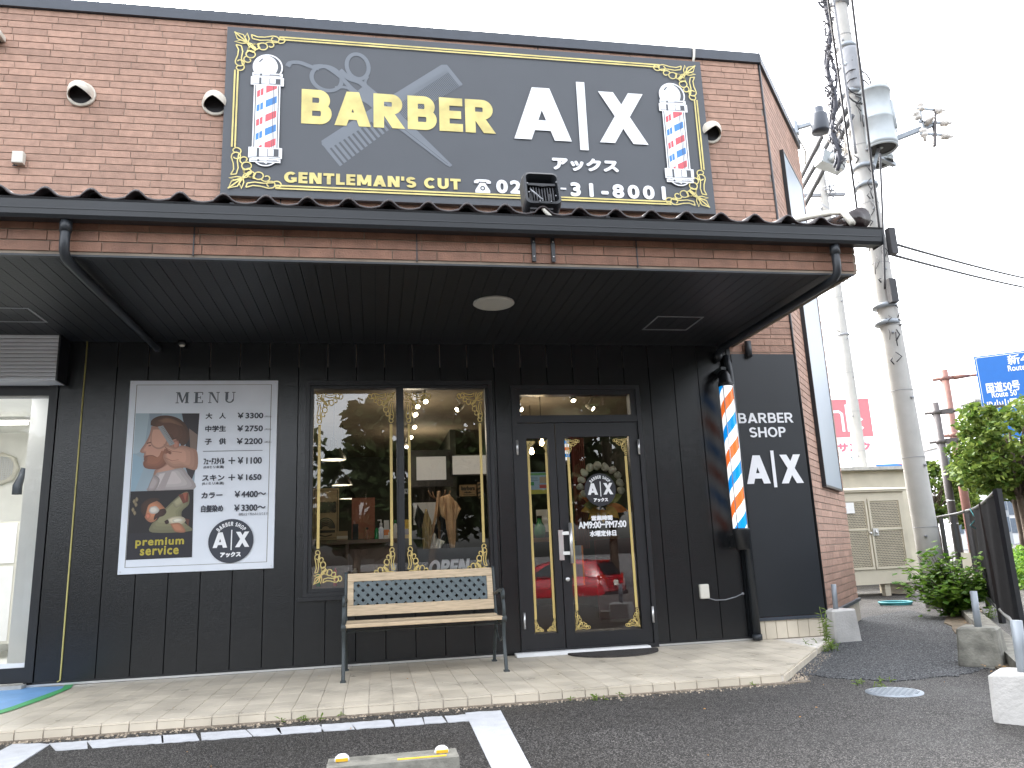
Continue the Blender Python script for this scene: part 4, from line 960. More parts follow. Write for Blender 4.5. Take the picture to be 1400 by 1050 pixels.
mb = MB(); mb.lathe([(r+.006,0),(r+.006,.02),(r-.002,.03),(.05,.10),(.03,.14),(.001,.145)], (px_,py_,zt_), n=24); mb.lathe([(r+.008,-.012),(r+.008,.004)], (px_,py_,zt_), n=24); mb.bar((px_,py_+.02,zt_+.12), (px_+.03,-.03,zt_+.16), .04, .05); mb.build('cap', K['frame'], t)
mb = MB(); mb.lathe([(.001,-.18),(.062,-.175),(.075,-.02),(r+.014,.0),(r+.014,.014),(.06,.016)], (px_,py_,zb), n=24); mb.box(px_-.03,px_+.03,py_,-.03,zb-.15,zb-.05); mb.build('base_housing', K['trim'], t)
mb = MB()
for a in (.5, 2.2, 3.9, 5.4): mb.tube([(px_+(r+.006)*math.cos(a),py_+(r+.006)*math.sin(a),zb),(px_+(r+.006)*math.cos(a),py_+(r+.006)*math.sin(a),zt_)], .0045, 6)
mb.each('guard_rod', K['silver'], t)
mb = MB(); mb.box(px_-.02,px_+.03,-.2,-.03,2.53,2.56); mb.build('bracket', K['iron'], t)
# ---------------- outlet box with its cable
t = empty('outlet_box', (2.99,-.03,.45), 'small white outdoor outlet cover on the black siding right of the door', 'outlet')
mb = MB(); mb.box(2.945,3.035,-.062,-.022,.395,.525,bev=.012); mb.build('cover', K['iviry'], t)
mb = MB(); mb.tube([(3.02,-.03,.40),(3.1,-.03,.375),(3.2,-.03,.375),(3.3,-.03,.395),(3.37,-.03,.42)], .005, 6); mb.lathe([(.012,0),(.012,.01)], (3.375,-.022,.42), (0,-1,0), 10); mb.build('cable', K['cablel'], t)
# ---------------- floodlight on the fascia
t = empty('floodlight', (1.16,-2.1,3.25), 'black floodlight on two fascia arms aimed up at the sign', 'floodlight')
mb = MB()
for x in (1.085, 1.223): mb.extrude([(x-.013,CY-.034,2.835),(x-.013,CY-.014,2.835),(x-.013,CY-.014,3.25),(x-.013,CY+.06,3.25),(x-.013,CY+.06,3.262),(x-.013,CY-.034,3.262)], (.026,0,0))
mb.each('arm', K['frame'], t); mb = MB()
for x in (1.085, 1.223):
    for z in (2.87, 2.98): mb.lathe([(.006,0),(.004,.004)], (x,CY-.034,z), (0,-1,0), 8)
mb.each('bolt', K['silver'], t)
mb = MB(); bm = bmesh.new()
cxf, czf, yf = 1.165, 3.375, -2.10; tl = R(16)
def fl(u, v, d): return (cxf+u, yf+d*math.cos(tl)+v*math.sin(tl)*.9, czf+v*math.cos(tl)-d*math.sin(tl))
def rr(hx, hy, rad, n=5):
    o_ = []
    for cx, cy, a0 in ((hx-rad,hy-rad,0),(-hx+rad,hy-rad,90),(-hx+rad,-hy+rad,180),(hx-rad,-hy+rad,270)):
        for i in range(n+1): a = R(a0+90*i/n); o_.append((cx+rad*math.cos(a), cy+rad*math.sin(a)))
    return o_
rings = [(.136,.148,.045,.10),(.136,.148,.045,.02),(.128,.14,.042,-.02),(.112,.124,.035,-.025),(.104,.112,.03,.02),(.10,.108,.03,.06)]
vs = []; fs = []; n_ = 24
for hx, hy, rad, d in rings: vs += [fl(u, v, d) for u, v in rr(hx, hy, rad)]
for k in range(len(rings)-1):
    for j in range(n_): fs.append((k*n_+j, k*n_+(j+1)%n_, (k+1)*n_+(j+1)%n_, (k+1)*n_+j))
fs.append(tuple(range(n_))); fs.append(tuple((len(rings)-1)*n_+j for j in range(n_))); mb.add(vs, fs); mb.build('housing', K['gutter'], t, recalc=True)
mb = MB()
for i in range(9): u = -.08+i*.02; mb.add([fl(u-.004,-.10,.06),fl(u+.004,-.10,.06),fl(u+.004,-.10,.0),fl(u-.004,-.10,.0),fl(u-.004,.02,.06),fl(u+.004,.02,.06),fl(u+.004,.02,.0),fl(u-.004,.02,.0)], [(0,1,2,3),(4,7,6,5),(3,2,6,7),(0,4,5,1),(1,5,6,2),(0,3,7,4)])
mb.add([fl(-.10,.03,.05),fl(.10,.03,.05),fl(.10,.03,-.01),fl(.05,.03,-.01),fl(0,.018,-.012),fl(-.05,.03,-.01),fl(-.10,.03,-.01),fl(-.10,.05,-.01),fl(.10,.05,-.01)], [(2,3,4,5,6,7,8),(0,1,2,3,4,5,6)]); mb.build('heat_sink', K['frame'], t)
mb = MB(); mb.tube([fl(-.085,-.01,-.01),fl(-.06,-.06,-.03),fl(-.01,-.115,-.03),(1.15,-2.12,3.235)], .006, 6)
for u, v in ((-.105,.03),(.105,.05),(-.10,-.05),(.09,-.075),(-.03,-.13),(.05,-.13)): mb.tube([fl(u-.004,v,-.025),fl(u+.004,v,-.028)], .006, 6)
mb.each('cable', K['cablel'], t)
mb = MB(); mb.tube([(1.15,-2.12,3.24),(1.17,-2.13,3.20),(1.215,-2.13,3.155),(1.24,-2.12,3.13)], .014, 10); mb.build('conduit', K['iviry'], t)
mb = MB(); mb.box(1.07,1.095,-2.11,-2.03,3.26,3.34); mb.box(1.21,1.235,-2.11,-2.03,3.26,3.34); mb.box(1.07,1.235,-2.12,-2.09,3.215,3.255); mb.build('yoke', K['frame'], t)
# ---------------- soffit lamp, sensor
q = onZ(675,413,SZ); t = empty('ceiling_light', (q.x,q.y,SZ), 'round unlit flush light in the dark canopy ceiling above the bench', 'light')
mb = MB(); mb.lathe([(.16,.0),(.165,-.012),(.15,-.022),(.135,-.022)], (q.x,q.y,SZ-.0005), n=36); mb.build('rim', K['lamp'], t); mb = MB(); mb.lathe([(.134,-.012),(.07,-.006),(.001,-.003)], (q.x,q.y,SZ-.004), n=36, caps=False); mb.build('diffuser', M('frosted_diffuser', (.34,.33,.30), .4, var=.05), t)
q = onY(249,471,-.08); t = empty('sensor', (q.x,-.08,q.z), 'tiny white-faced sensor under the canopy above the menu board', 'sensor')
mb = MB(); mb.lathe([(.032,.03),(.034,.0),(.02,-.01)], (q.x,-.08,q.z), n=16); mb.build('body', K['trim'], t); mb = MB(); mb.lathe([(.026,-.0),(.018,-.014),(.001,-.018)], (q.x,-.08,q.z-.004), n=16); mb.build('lens', K['hood'], t)
# ---------------- vent hoods
def vent(px, py, lab, r_=.125):
    q = onY(px, py, -.05); t = empty('vent_hood', (q.x,-.0,q.z), lab, 'vent', 'vent hoods on the brick wall')
    m_ = MB(); n_ = 24; vs = []; fs = []; Kk = 9
    m_.lathe([(r_,.0),(r_,.018),(r_*.92,.024)], (q.x,-.012,q.z), (0,-1,0), 28)
    m_.build('flange', K['hood'], t); m_ = MB()
    for k in range(Kk+1):
        ph = math.pi/2*k/Kk
        for j in range(n_+1):
            a = R(-25)+R(230)*j/n_; rr_ = r_*.9*math.cos(ph); vs.append((q.x+rr_*math.cos(a), -.03-r_*1.15*math.sin(ph), q.z+rr_*math.sin(a)*1.0))
    for k in range(Kk):
        for j in range(n_): fs.append((k*(n_+1)+j, k*(n_+1)+j+1, (k+1)*(n_+1)+j+1, (k+1)*(n_+1)+j))
    m_.smooth = True; m_.add(vs, fs); m_.build('cowl', K['hood'], t)
    m_ = MB(); m_.lathe([(r_*.80,.026),(.001,.026)], (q.x,-.012,q.z), (0,-1,0), 24, caps=False); m_.build('opening', K['dark'], t)
vent(110,127,'round vent hood alone on the brick, well left of the big sign'); vent(294,140,'round vent hood half hidden by the left edge of the big sign'); vent(972,180,'round vent hood peeking out at the right edge of the big sign')
q = onY(28,220); t = empty('junction_box', (q.x,-.01,q.z), 'small cream junction box on the brick wall above the gutter', 'junction box')
mb = MB(); mb.box(q.x-.045,q.x+.05,-.075,-.012,q.z-.055,q.z+.06,bev=.01); mb.build('cover', K['iviry'], t); mb = MB(); mb.tube([(q.x-.03,-.03,q.z-.05),(q.x-.035,-.05,q.z-.075),(q.x+.0,-.05,q.z-.07)], .006, 6); mb.build('cable', K['cable'], t)
q = onY(-6,55); t = empty('wall_light', (q.x,-.01,q.z), 'white slim wall fixture at the left edge of the brick wall', 'wall light')
mb = MB(); mb.box(q.x-.25,q.x+.095,-.13,-.012,q.z-.03,q.z+.025,bev=.012); mb.build('housing', K['iviry'], t); mb = MB(); mb.box(q.x-.2,q.x+.06,-.12,-.03,q.z-.05,q.z-.031); mb.build('lens', K['dark'], t)
q = onY(948,76,-.05); t = empty('cable_clip', (q.x,-.05,q.z), 'short white cable hooked over the roof coping above the sign', 'cable')
mb = MB(); mb.tube([(q.x-.02,-.06,5.98),(q.x,-.062,6.08),(q.x+.015,-.06,6.2),(q.x+.015,-.02,6.215)], .014, 8); mb.build('strap', K['iviry'], t)
q = onplane(1086,176,CH0,CHn); t = empty('security_lamp', q, 'dark cylindrical lamp on a short arm high on the angled brick wall', 'lamp')
c_ = q+CHn*.32; mb = MB(); mb.lathe([(.11,-.16),(.115,-.14),(.115,.08),(.10,.1),(.075,.105),(.075,.19),(.001,.19)], c_, n=20); mb.build('housing', K['coping'], t)
mb = MB(); mb.bar(q, c_, .05, .05); mb.obox(q+CHn*.03, CHd, CHn, (0,0,1), .05, .02, .09); mb.build('arm', K['steel'], t)
mb = MB(); mb.tube([q+CHn*.02+Vector((0,0,-.1)), q+CHn*.06+Vector((.05,0,-.35)), q+CHn*.05+CHd*.2+Vector((0,0,-.45)), q+CHn*.05+CHd*.35+Vector((0,0,-.2))], .012, 6); mb.build('cable', K['iviry'], t)
# white drain pipe lying on the tiles at the canopy end
mb = MB(); mb.tube([(3.05,-1.2,3.50),(3.42,-1.75,3.41),(3.50,-1.95,3.36),(3.50,-2.10,3.30),(3.50,-2.19,3.16)], .025, 10)
tag(mb.build('drain_pipe', K['iviry']), 'short ivory drain pipe bent over the eave at the right end of the tiles', 'pipe')
# ---------------- bench
t = empty('park_bench', (.375,-.55,0), 'wooden slatted bench with grey lattice back and black iron ends under the window', 'bench')
bx0, bx1 = -.225, .965
def end(x):
    m_ = MB(); T = lambda L, r_: m_.tube([(x,y,z) for y, z in sm([Vector((a,b)) for a, b in L], 5)], r_, 8)
    T([(-.90,.0),(-.86,.12),(-.83,.25),(-.86,.37),(-.84,.40)], .014); T([(-.27,.0),(-.33,.14),(-.43,.28),(-.46,.38)], .014)
    T([(-.86,.37),(-.70,.345),(-.55,.36),(-.43,.42),(-.38,.60),(-.345,.775)], .015)
    T([(-.86,.38),(-.885,.46),(-.84,.54),(-.80,.575),(-.70,.59),(-.55,.57),(-.41,.555)], .013)
    T([(-.80,.575),(-.86,.60),(-.88,.56),(-.85,.535),(-.83,.555)], .012); T([(-.80,.25),(-.6,.20),(-.45,.27)], .008)
    m_.box(x-.02,x+.02,-.925,-.875,.0,.012); m_.box(x-.02,x+.02,-.295,-.245,0,.012); m_.lathe([(.026,-.018),(.026,.018)], (x,-.865,.385), (1,0,0), 12)
    m_.build('iron_end', K['iron'], t)
end(bx0-.012); end(bx1+.012)
for y, z, a in ((-.845,.392,0),(-.745,.386,0),(-.645,.386,0),(-.545,.392,.1)):
    mb = MB(); mb.box(bx0,bx1,y-.043,y+.043,z-.014,z+.014,bev=.006); mb.build('seat_slat', K['wood'], t)
bk = lambda v: (-.43+.085*(v-.43)/.34)       # y of the leaning back at height v
def bslat(x0, x1, z0, z1, name, th=.022):
    m_ = MB(); m_.add([(x0,bk(z0)-th,z0),(x1,bk(z0)-th,z0),(x1,bk(z1)-th,z1),(x0,bk(z1)-th,z1),(x0,bk(z0),z0),(x1,bk(z0),z0),(x1,bk(z1),z1),(x0,bk(z1),z1)], [(0,1,2,3),(5,4,7,6),(4,5,1,0),(3,2,6,7),(4,0,3,7),(1,5,6,2)])
    o_ = m_.build(name, K['wood'], t); md = o_.modifiers.new('bevel', 'BEVEL'); md.width = .004; md.segments = 2
bslat(bx0,bx1,.70,.765,'back_rail'); bslat(bx0,bx1,.435,.515,'back_rail'); bslat(bx0,bx0+.048,.5152,.6998,'back_stile'); bslat(bx1-.048,bx1,.5152,.6998,'back_stile')
mb = MB(); lx0, lx1, lz0, lz1 = bx0+.048, bx1-.048, .515, .70
for sgn in (1,-1):
    for i in range(-8, 30):
        c0 = lx0+i*.076; wd = .0225; h_ = lz1-lz0
        q = [(c0-wd,lz0),(c0+wd,lz0),(c0+wd+sgn*h_,lz1),(c0-wd+sgn*h_,lz1)]
        q = clip(q, 1, 0, lx1); q = clip(q, -1, 0, -lx0) if q else q
        if len(q) > 2:
            off = -.008 if sgn > 0 else -.013
            mb.extrude([(a,bk(b)+off,b) for a, b in q], (0,-.005,0))
mb.build('lattice_panel', K['lattice'], t, recalc=True)
mb = MB(); mb.tube([(bx0,-.62,.33),(.37,-.62,.335),(bx1,-.62,.33)], .008, 8); mb.build('tie_rod', K['iron'], t)
# ---------------- mat, tape, sheet, string
mb = MB(); n_ = 40; mb.prism([(2.03+.40*math.cos(math.pi+math.pi*i/n_), -.19+.36*math.sin(math.pi+math.pi*i/n_)) for i in range(n_+1)], .001, .016)
tag(mb.build('doormat', K['mat']), 'dark half-round doormat on the tiles in front of the door', 'doormat')
P = [onZ(*p, .004) for p in ((-160,945),(90,938),(60,953),(20,968),(-90,995),(-260,1010))]; mb = MB(); mb.prism([(p.x,p.y) for p in P], .001, .004); tag(mb.build('blue_sheet', K['sheet']), 'blue plastic sheet taped over the step at the far left', 'plastic sheet')
P = [onZ(*p, .007) for p in ((90,934),(101,934),(97,940),(68,952.5),(18,970),(-60,993),(-60,989),(15,966),(60,950),(85,941))]; mb = MB(); mb.prism([(p.x,p.y) for p in P], .0045, .006); tag(mb.build('green_tape', K['tape']), 'strip of green masking tape along the edge of the blue sheet', 'tape')
mb = MB(); mb.tube([(-2.461,-.028,2.93),(-2.459,-.029,1.5),(-2.458,-.028,.04),(-2.478,-.035,.03)], .006, 6); tag(mb.build('yellow_string', K['string']), 'yellow string hanging down a groove of the black siding', 'string')
# =================================================================== inside the barber shop
def lamp_light(p, W_, col=(1,.84,.62), r=.05):
    l = bpy.data.lights.new('lamp_glow', 'POINT'); l.energy = W_; l.color = col; l.shadow_soft_size = r
    o = bpy.data.objects.new('lamp_glow', l); COL.objects.link(o); o.location = p
def pendant(px, py, Y, lab, r_=.135):
    q = onY(px, py, Y); t = empty('pendant_lamp', q, lab, 'lamp', 'enamel pendant lamps in the shop')
    m_ = MB(); m_.lathe([(r_,0),(r_*.98,.02),(r_*.72,.09),(r_*.42,.13),(r_*.28,.15),(r_*.26,.21),(.02,.215),(.02,.24)], q, n=24, caps=False); m_.build('shade', M('black_enamel', (.02,.022,.02), .25), t)
    m_ = MB(); m_.lathe([(r_*.96,.002),(r_*.68,.085),(.03,.12),(.001,.12)], q, n=24, caps=False); m_.build('inner_shade', K['white'], t)
    m_ = MB(); m_.lathe([(.001,.018),(.03,.03),(.036,.055),(.02,.09)], q, n=14); m_.build('bulb', K['glowd'], t)
    m_ = MB(); m_.tube([q+Vector((0,0,.24)), (q.x,q.y,2.6)], .005, 6); m_.build('cord', K['cable'], t)
pendant(456,629,1.2,'black enamel pendant lamp nearest the shop window'); pendant(467.5,663.5,3.1,'middle black enamel pendant lamp in the shop window row'); pendant(475,682,5.6,'farthest and smallest black enamel pendant lamp above the counter')
def spot(px, py, lab, z=2.46, dirn=(-.5,-.6,-.6), on=True):
    q = onZ(px, py, z); d = Vector(dirn).normalized(); t = empty('spotlight', (q.x,q.y,2.6), lab, 'spotlight', 'ceiling spotlights in the shop')
    m_ = MB(); m_.lathe([(.022,-.10),(.032,-.06),(.036,.0),(.033,.0)], q, d, 14); m_.tube([q-d*.08, (q.x,q.y,2.6)], .01, 6); m_.build('can', K['iviry'], t)
    m_ = MB(); m_.lathe([(.024,.002),(.016,.006),(.001,.008)], q, d, 14, caps=False); m_.build('bulb', K['glowd'], t)
for i, (px, py) in enumerate(((582,549),(571,556),(568,567),(567,584),(562,598),(556,611),(624.6,560))):
    spot(px, py, ('ceiling spotlight at the top of the row behind the right pane','second ceiling spotlight down the row behind the right pane','third ceiling spotlight down the row, tilted left','bright ceiling spotlight halfway down the row','fifth ceiling spotlight down the row behind the gold line','lowest and farthest spotlight of the row by the window mullion','lone ceiling spotlight right of the row behind the right pane')[i], dirn=((.2,-.7,-.6) if i != 6 else (-.7,-.4,-.5)))
for i, (px, py) in enumerate(((784,547.6),(811,559),(713,560),(848.5,605.7))):
    spot(px, py, ('ceiling spotlight in the middle of the glass above the door','tilted ceiling spotlight right of centre above the door','ceiling spotlight at the left end of the glass above the door','small spotlight behind the top right corner of the door glass')[i], dirn=((0,-.5,-.9),(.6,-.5,-.5),(.6,-.6,-.5),(0,-.7,-.7))[i])
for i, (px, py, Y) in enumerate(((741,606,1.4),(727,618,1.9))):
    q = onY(px, py, Y); t = empty('globe_bulb', q, ('glowing warm bulb behind the top right of the narrow door glass','glowing warm bulb lower left behind the narrow door glass')[i], 'bulb', 'bare bulbs by the door')
    mb = MB(); mb.lathe([(.001,-.03),(.02,-.022),(.029,.0),(.02,.024),(.012,.05)], q, n=16); mb.build('bulb', K['glow'], t); mb = MB(); mb.lathe([(.018,.05),(.02,.1)], q, n=10); mb.tube([q+Vector((0,0,.1)), (q.x,q.y,2.6)], .004, 6); mb.build('socket', K['cable'], t)
for p, e_ in (((.4,1.6,2.2),1.3),((.6,3.6,2.2),1.4),((1.8,1.6,2.2),1.0),((2.6,3.2,2.2),.7),((-.9,2.6,2.0),.7)): lamp_light(p, e_, r=.12)
# white panels on the back partition, seen above the coat rack
def panel(a, b, Y, lab, frame=.05, fr=None):
    p0 = onY(*a, Y); p1 = onY(*b, Y); x0, x1, z0, z1 = p0.x, p1.x, p1.z, p0.z
    t = empty('wall_board', ((x0+x1)/2,Y,z0), lab, 'panel', 'white panels on the shop wall')
    m_ = MB(); m_.box(x0,x1,Y-.02,Y,z0,z1); m_.build('face', M('glowing_panel_face', (.82,.82,.80), .5, emit=.02, var=.02), t)  # plain panel, no lamp: a faint glow is added to its face
    m_ = MB(); frame_rect(m_, x0-frame, x1+frame, z0-frame, z1+frame, frame, Y-.03, Y+.01); m_.build('frame', fr or K['trim'], t)
panel((569,625),(610,656),3.45,'white framed panel on the shop wall above the coat rack', .09); panel((618,623.5),(668,648),3.4,'white panel at the right edge of the shop window', .015)
# posters
def flatthing(name, a, b, Y, m, lab, cat, draw, part='print', th=.012):
    p0 = onY(*a, Y); p1 = onY(*b, Y); x0, x1, z0, z1 = p0.x, p1.x, p1.z, p0.z
    t = empty(name, ((x0+x1)/2,Y,z0), lab, cat)
    m_ = MB(); m_.box(x0,x1,Y,Y+th,z0,z1); m_.build('sheet', m, t)
    F = Flat((0,Y,0), lift=.001); draw(F, x0, z0, x1, z1)
    if F.mats: F.build(part, t)
    return t
dk = PC(60,52,42)
def kraft1(F, x0, z0, x1, z1):
    w_, h_ = x1-x0, z1-z0
    F.stroke([(x0+w_*.06,z0+h_*.04),(x1-w_*.06,z0+h_*.04),(x1-w_*.06,z1-h_*.04),(x0+w_*.06,z1-h_*.04)], .008, dk, closed=True)
    text(F, 'BARBER', x0+w_*.12, z0+h_*.52, x1-w_*.10, z0+h_*.74, dk, bold=.012, flip=True)
    for k in range(5): F.ring(x0+w_*.5, z0+h_*.22, w_*(.34-.045*k), h_*(.20-.035*k), .012, dk, a0=0, a1=180) 
    F.rect(x0+w_*.14, z0+h_*.14, x1-w_*.14, z0+h_*.19, dk); F.stroke([(x0+w_*.25,z0+h_*.1),(x0+w_*.5,z0+h_*.07),(x0+w_*.75,z0+h_*.1)], .012, dk)
flatthing('kraft_poster', (428,668),(463,738), 1.7, K['kraft'], 'brown kraft poster with mirrored BARBER lettering behind the left pane', 'poster', kraft1)
def kraft2(F, x0, z0, x1, z1):
    w_, h_ = x1-x0, z1-z0; text(F, 'barbers', x0+w_*.1, z0+h_*.50, x1-w_*.08, z0+h_*.88, dk, bold=.006)
    F.poly([(x0+w_*.25,z0+h_*.30),(x0+w_*.42,z0+h_*.42),(x0+w_*.5,z0+h_*.36),(x0+w_*.58,z0+h_*.42),(x0+w_*.75,z0+h_*.30),(x0+w_*.55,z0+h_*.26),(x0+w_*.5,z0+h_*.31),(x0+w_*.45,z0+h_*.26)], dk); F.rect(x0+w_*.2, z0+h_*.10, x0+w_*.9, z0+h_*.14, dk)
flatthing('kraft_sign', (628,663),(651.5,678), 3.5, K['kraft'], 'small kraft sign reading barbers with a moustache on the shop wall', 'sign', kraft2)
def pole3(F, x0, z0, x1, z1):
    for k in range(4): F.poly([(x0,z0+(z1-z0)*(k*.25)),(x1,z0+(z1-z0)*(k*.25+.08)),(x1,z0+(z1-z0)*(k*.25+.2)),(x0,z0+(z1-z0)*(k*.25+.12))], dk)
flatthing('striped_plaque', (653,659),(658.5,681), 3.5, K['kraft'], 'narrow plaque with slanted stripes beside the barbers sign', 'plaque', pole3)
flatthing('board', (481,681),(512.5,736), 4.2, K['redwood'], 'plain red-brown board standing behind the counter bottles', 'board', lambda F, *a: None)
# notice on narrow leaf
def notice(F, x0, z0, x1, z1):
    w_, h_ = x1-x0, z1-z0; F.rect(x0, z0, x1, z0+h_*.2, PC(214,206,60)); F.rect(x0, z1-h_*.14, x1, z1-h_*.03, PC(120,190,110))
    F.rect(x0+w_*.02, z0+h_*.40, x0+w_*.3, z0+h_*.56, PC(40,160,80)); F.rect(x0+w_*.58, z0+h_*.26, x0+w_*.98, z0+h_*.42, PC(220,90,70)); F.rect(x0+w_*.6, z0+h_*.5, x0+w_*.95, z0+h_*.78, PC(214,190,150))
    for k in range(3): F.rect(x0+w_*.05, z0+h_*(.62+k*.07), x0+w_*.5, z0+h_*(.64+k*.07), PC(120,150,160))
flatthing('notice', (721.5,646),(749,675), .012, PC(190,215,225), 'pale blue and yellow notice taped behind the narrow door glass', 'notice', notice, th=.002)
# OPEN sign board behind the right pane
def opens(F, x0, z0, x1, z1):
    p0 = onY(584,766,.034); p1 = onY(643,786,.034); block(F, 'OPEN', p0.x, p1.z, p1.x, p0.z, M('open_letter', (.92,.92,.93), .5, var=.01), t=.26, gap=.06, shear=.22)
flatthing('open_sign', (571,751),(664,800), .034, M('slate_panel', (.05,.055,.06), .5), 'dark slate board reading OPEN standing behind the right pane', 'sign', opens, 'lettering')
# counter with glass case and bottles
t = empty('counter', (-.1,1.9,0), 'dark wooden shop counter with a glass display case behind the window', 'counter')
zc = onY(490,738,1.5).z
mb = MB(); mb.box(-1.6,.30,1.45,2.0,zc-.04,zc); mb.build('counter_top', K['woodint'], t)
mb = MB(); mb.box(-1.6,.30,1.6,2.0,0,zc-.04); mb.box(-1.6,.3,1.47,1.6,0,.35); mb.build('cabinet', K['woodint'], t)
mb = MB()
for x in (-1.55,-.93,-.31,.27): mb.box(x,x+.03,1.47,1.5,.35,zc-.04)
mb.each('case_frame', K['woodint'], t)
rnd = random.Random(21)
for i in range(14):
    x = -1.1+i*.1+rnd.uniform(-.02,.02); h_ = rnd.uniform(.06,.2); w_ = rnd.uniform(.03,.06); mm = (K['red'], K['cream'], K['green'], K['whiteint'], K['navy'], K['kraft'])[rnd.randrange(6)]
    for zz in ((.36,.62) if i % 2 else (.36,)):
        mb = MB(); mb.box(x-w_/2,x+w_/2,1.51,1.58,zz,zz+h_,bev=.006); mb.box(x-w_/4,x+w_/4,1.53,1.56,zz+h_,zz+h_+.02)
        tag(mb.build('boxed_product', mm), 'small packaged product in the display case under the counter', 'product', 'products in the display case')
def bottle(px, h_, r_, m, lab, cap=K['white'], Y=1.6, pump=False):
    q = onY(px, 735, Y); t = empty('bottle', (q.x,Y,zc), lab, 'bottle', 'bottles on the counter')
    m_ = MB(); m_.lathe([(r_,.0),(r_*1.02,.01),(r_,h_*.66),(r_*.5,h_*.78),(r_*.42,h_*.84)], (q.x,Y,zc), n=16); m_.build('body', m, t)
    m_ = MB(); m_.lathe([(r_*.5,h_*.82),(r_*.5,h_)], (q.x,Y,zc), n=12)
    if pump: m_.tube([(q.x,Y,zc+h_),(q.x,Y,zc+h_*1.2),(q.x-r_*1.3,Y,zc+h_*1.18)], .008, 6)
    m_.build('cap', cap, t)
bottle(515,.15,.024,K['green'],'dark green bottle on the counter left of the pale pump bottle',K['dark']); bottle(521,.17,.028,K['menu'],'pale green pump bottle on the counter behind the left pane',pump=True); bottle(533,.10,.022,K['cream'],'short cream jar at the right end of the left pane counter')
bottle(540.5,.20,.026,K['iviry'],'tall ivory tube standing upside down beside the mullion',K['green']); bottle(502,.13,.028,K['redwood'],'brown jar on the counter by the red-brown board',K['dark'])
def carton(px, wd, h_, m, lab, m2=None, Y=1.62):
    q = onY(px, 735, Y); t = empty('carton', (q.x,Y,zc), lab, 'carton'); m_ = MB(); m_.box(q.x-wd/2,q.x+wd/2,Y-.03,Y+.03,zc,zc+h_); m_.build('box', m, t)
    m_ = MB(); m_.box(q.x-wd/2-.0015,q.x+wd/2+.0015,Y-.0315,Y+.02,zc+h_*.2,zc+h_*.5); m_.build('printed_band', m2 or K['red'], t)
carton(528.5,.055,.20,K['iviry'],'white carton with a red band among the counter bottles',K['orange']); carton(486,.06,.17,K['navy'],'dark carton in front of the red-brown board',K['dark']); carton(468,.11,.10,K['kraft'],'tan carton stacked on the counter near the kraft poster',K['cream']); carton(556,.07,.2,K['yellow'],'amber carton just right of the mullion',K['woodint'])
# coat rack with capes
q = onY(601,735,2.2); zf = 0
t = empty('coat_rack', (q.x,2.2,0), 'wooden coat rack post behind the right pane with barber capes on it', 'coat rack')
zt2 = onY(601,671,2.2).z
mb = MB(); mb.tube([(q.x,2.2,0),(q.x,2.2,zt2)], .022, 8); mb.build('post', K['woodint'], t); mb = MB()
for a in (.3,2.0,3.7,5.2): mb.tube([(q.x,2.2,zt2-.12),(q.x+.12*math.cos(a),2.2+.12*math.sin(a),zt2-.06),(q.x+.15*math.cos(a),2.2+.15*math.sin(a),zt2+.0)], .01, 6); mb.tube([(q.x,2.2,.15),(q.x+.25*math.cos(a),2.2+.25*math.sin(a),.0)], .016, 6)
mb.each('hook', K['woodint'], t)
def drape(pts_px, Y, m, name, lab, cat, thick=.05, seed=1):
    r0 = random.Random(seed); L = [onY(*p, Y) for p in pts_px]   # outline; folded front made of columns
    xs2 = [p.x for p in L]; x0, x1 = min(xs2), max(xs2); N = 26; m_ = MB(); cols2 = []
    for i in range(N+1):
        x = x0+(x1-x0)*(i+.001)/(N+.002); zs = []
        for k in range(len(L)):
            a, b = L[k], L[(k+1)%len(L)]
            if (a.x-x)*(b.x-x) < 0: t_ = (x-a.x)/(b.x-a.x); zs.append(a.z+(b.z-a.z)*t_)
        if len(zs) >= 2: cols2.append((x, min(zs), max(zs)))
    rows_ = 14; vs = []; fs = []
    for side in (-1,1):
        for x, z0, z1 in cols2:
            for j in range(rows_+1):
                v = j/rows_; z = z0+(z1-z0)*v; f_ = .022*math.sin(x*70+v*2.2)+.012*math.sin(x*150-v*5+seed)
                vs.append((x, Y+side*(thick*.5*(1-.6*v))+f_, z))
    n_ = len(cols2); H2 = rows_+1; off = n_*H2
    for i in range(n_-1):
        for j in range(rows_): a = i*H2+j; fs += [(a,a+H2,a+H2+1,a+1),(off+a,off+a+1,off+a+H2+1,off+a+H2)]
    for j in range(rows_): fs += [(j,j+1,off+j+1,off+j),((n_-1)*H2+j,off+(n_-1)*H2+j,off+(n_-1)*H2+j+1,(n_-1)*H2+j+1)]
    for i in range(n_-1): fs += [(i*H2,off+i*H2,off+(i+1)*H2,(i+1)*H2),(i*H2+rows_,(i+1)*H2+rows_,off+(i+1)*H2+rows_,off+i*H2+rows_)]
    m_.smooth = True; m_.add(vs, fs); tag(m_.build(name, m), lab, cat)
def Zb(x, y): return (545+x*140/817, 600+y*180/1050)
drape([Zb(*p) for p in ((322,470),(350,458),(404,440),(440,480),(497,556),(470,610),(448,690),(462,760),(445,880),(415,880),(385,730),(372,640),(345,622),(328,560))], 2.05, K['cloth'], 'barber_cape', 'beige barber cape draped over the coat rack behind the right pane', 'cape', seed=2)
drape([Zb(*p) for p in ((212,560),(225,560),(262,660),(262,760),(240,885),(195,885),(188,700))], 2.10, K['cloth2'], 'barber_cape', 'olive cape hanging low left of the beige cape', 'cape', seed=4)
drape([Zb(*p) for p in ((310,420),(330,420),(322,520),(300,640),(280,740),(245,880),(232,880),(262,720),(285,600))], 2.14, K['cloth'], 'towel', 'narrow tan towel slung diagonally from the coat rack', 'towel', thick=.03, seed=5)
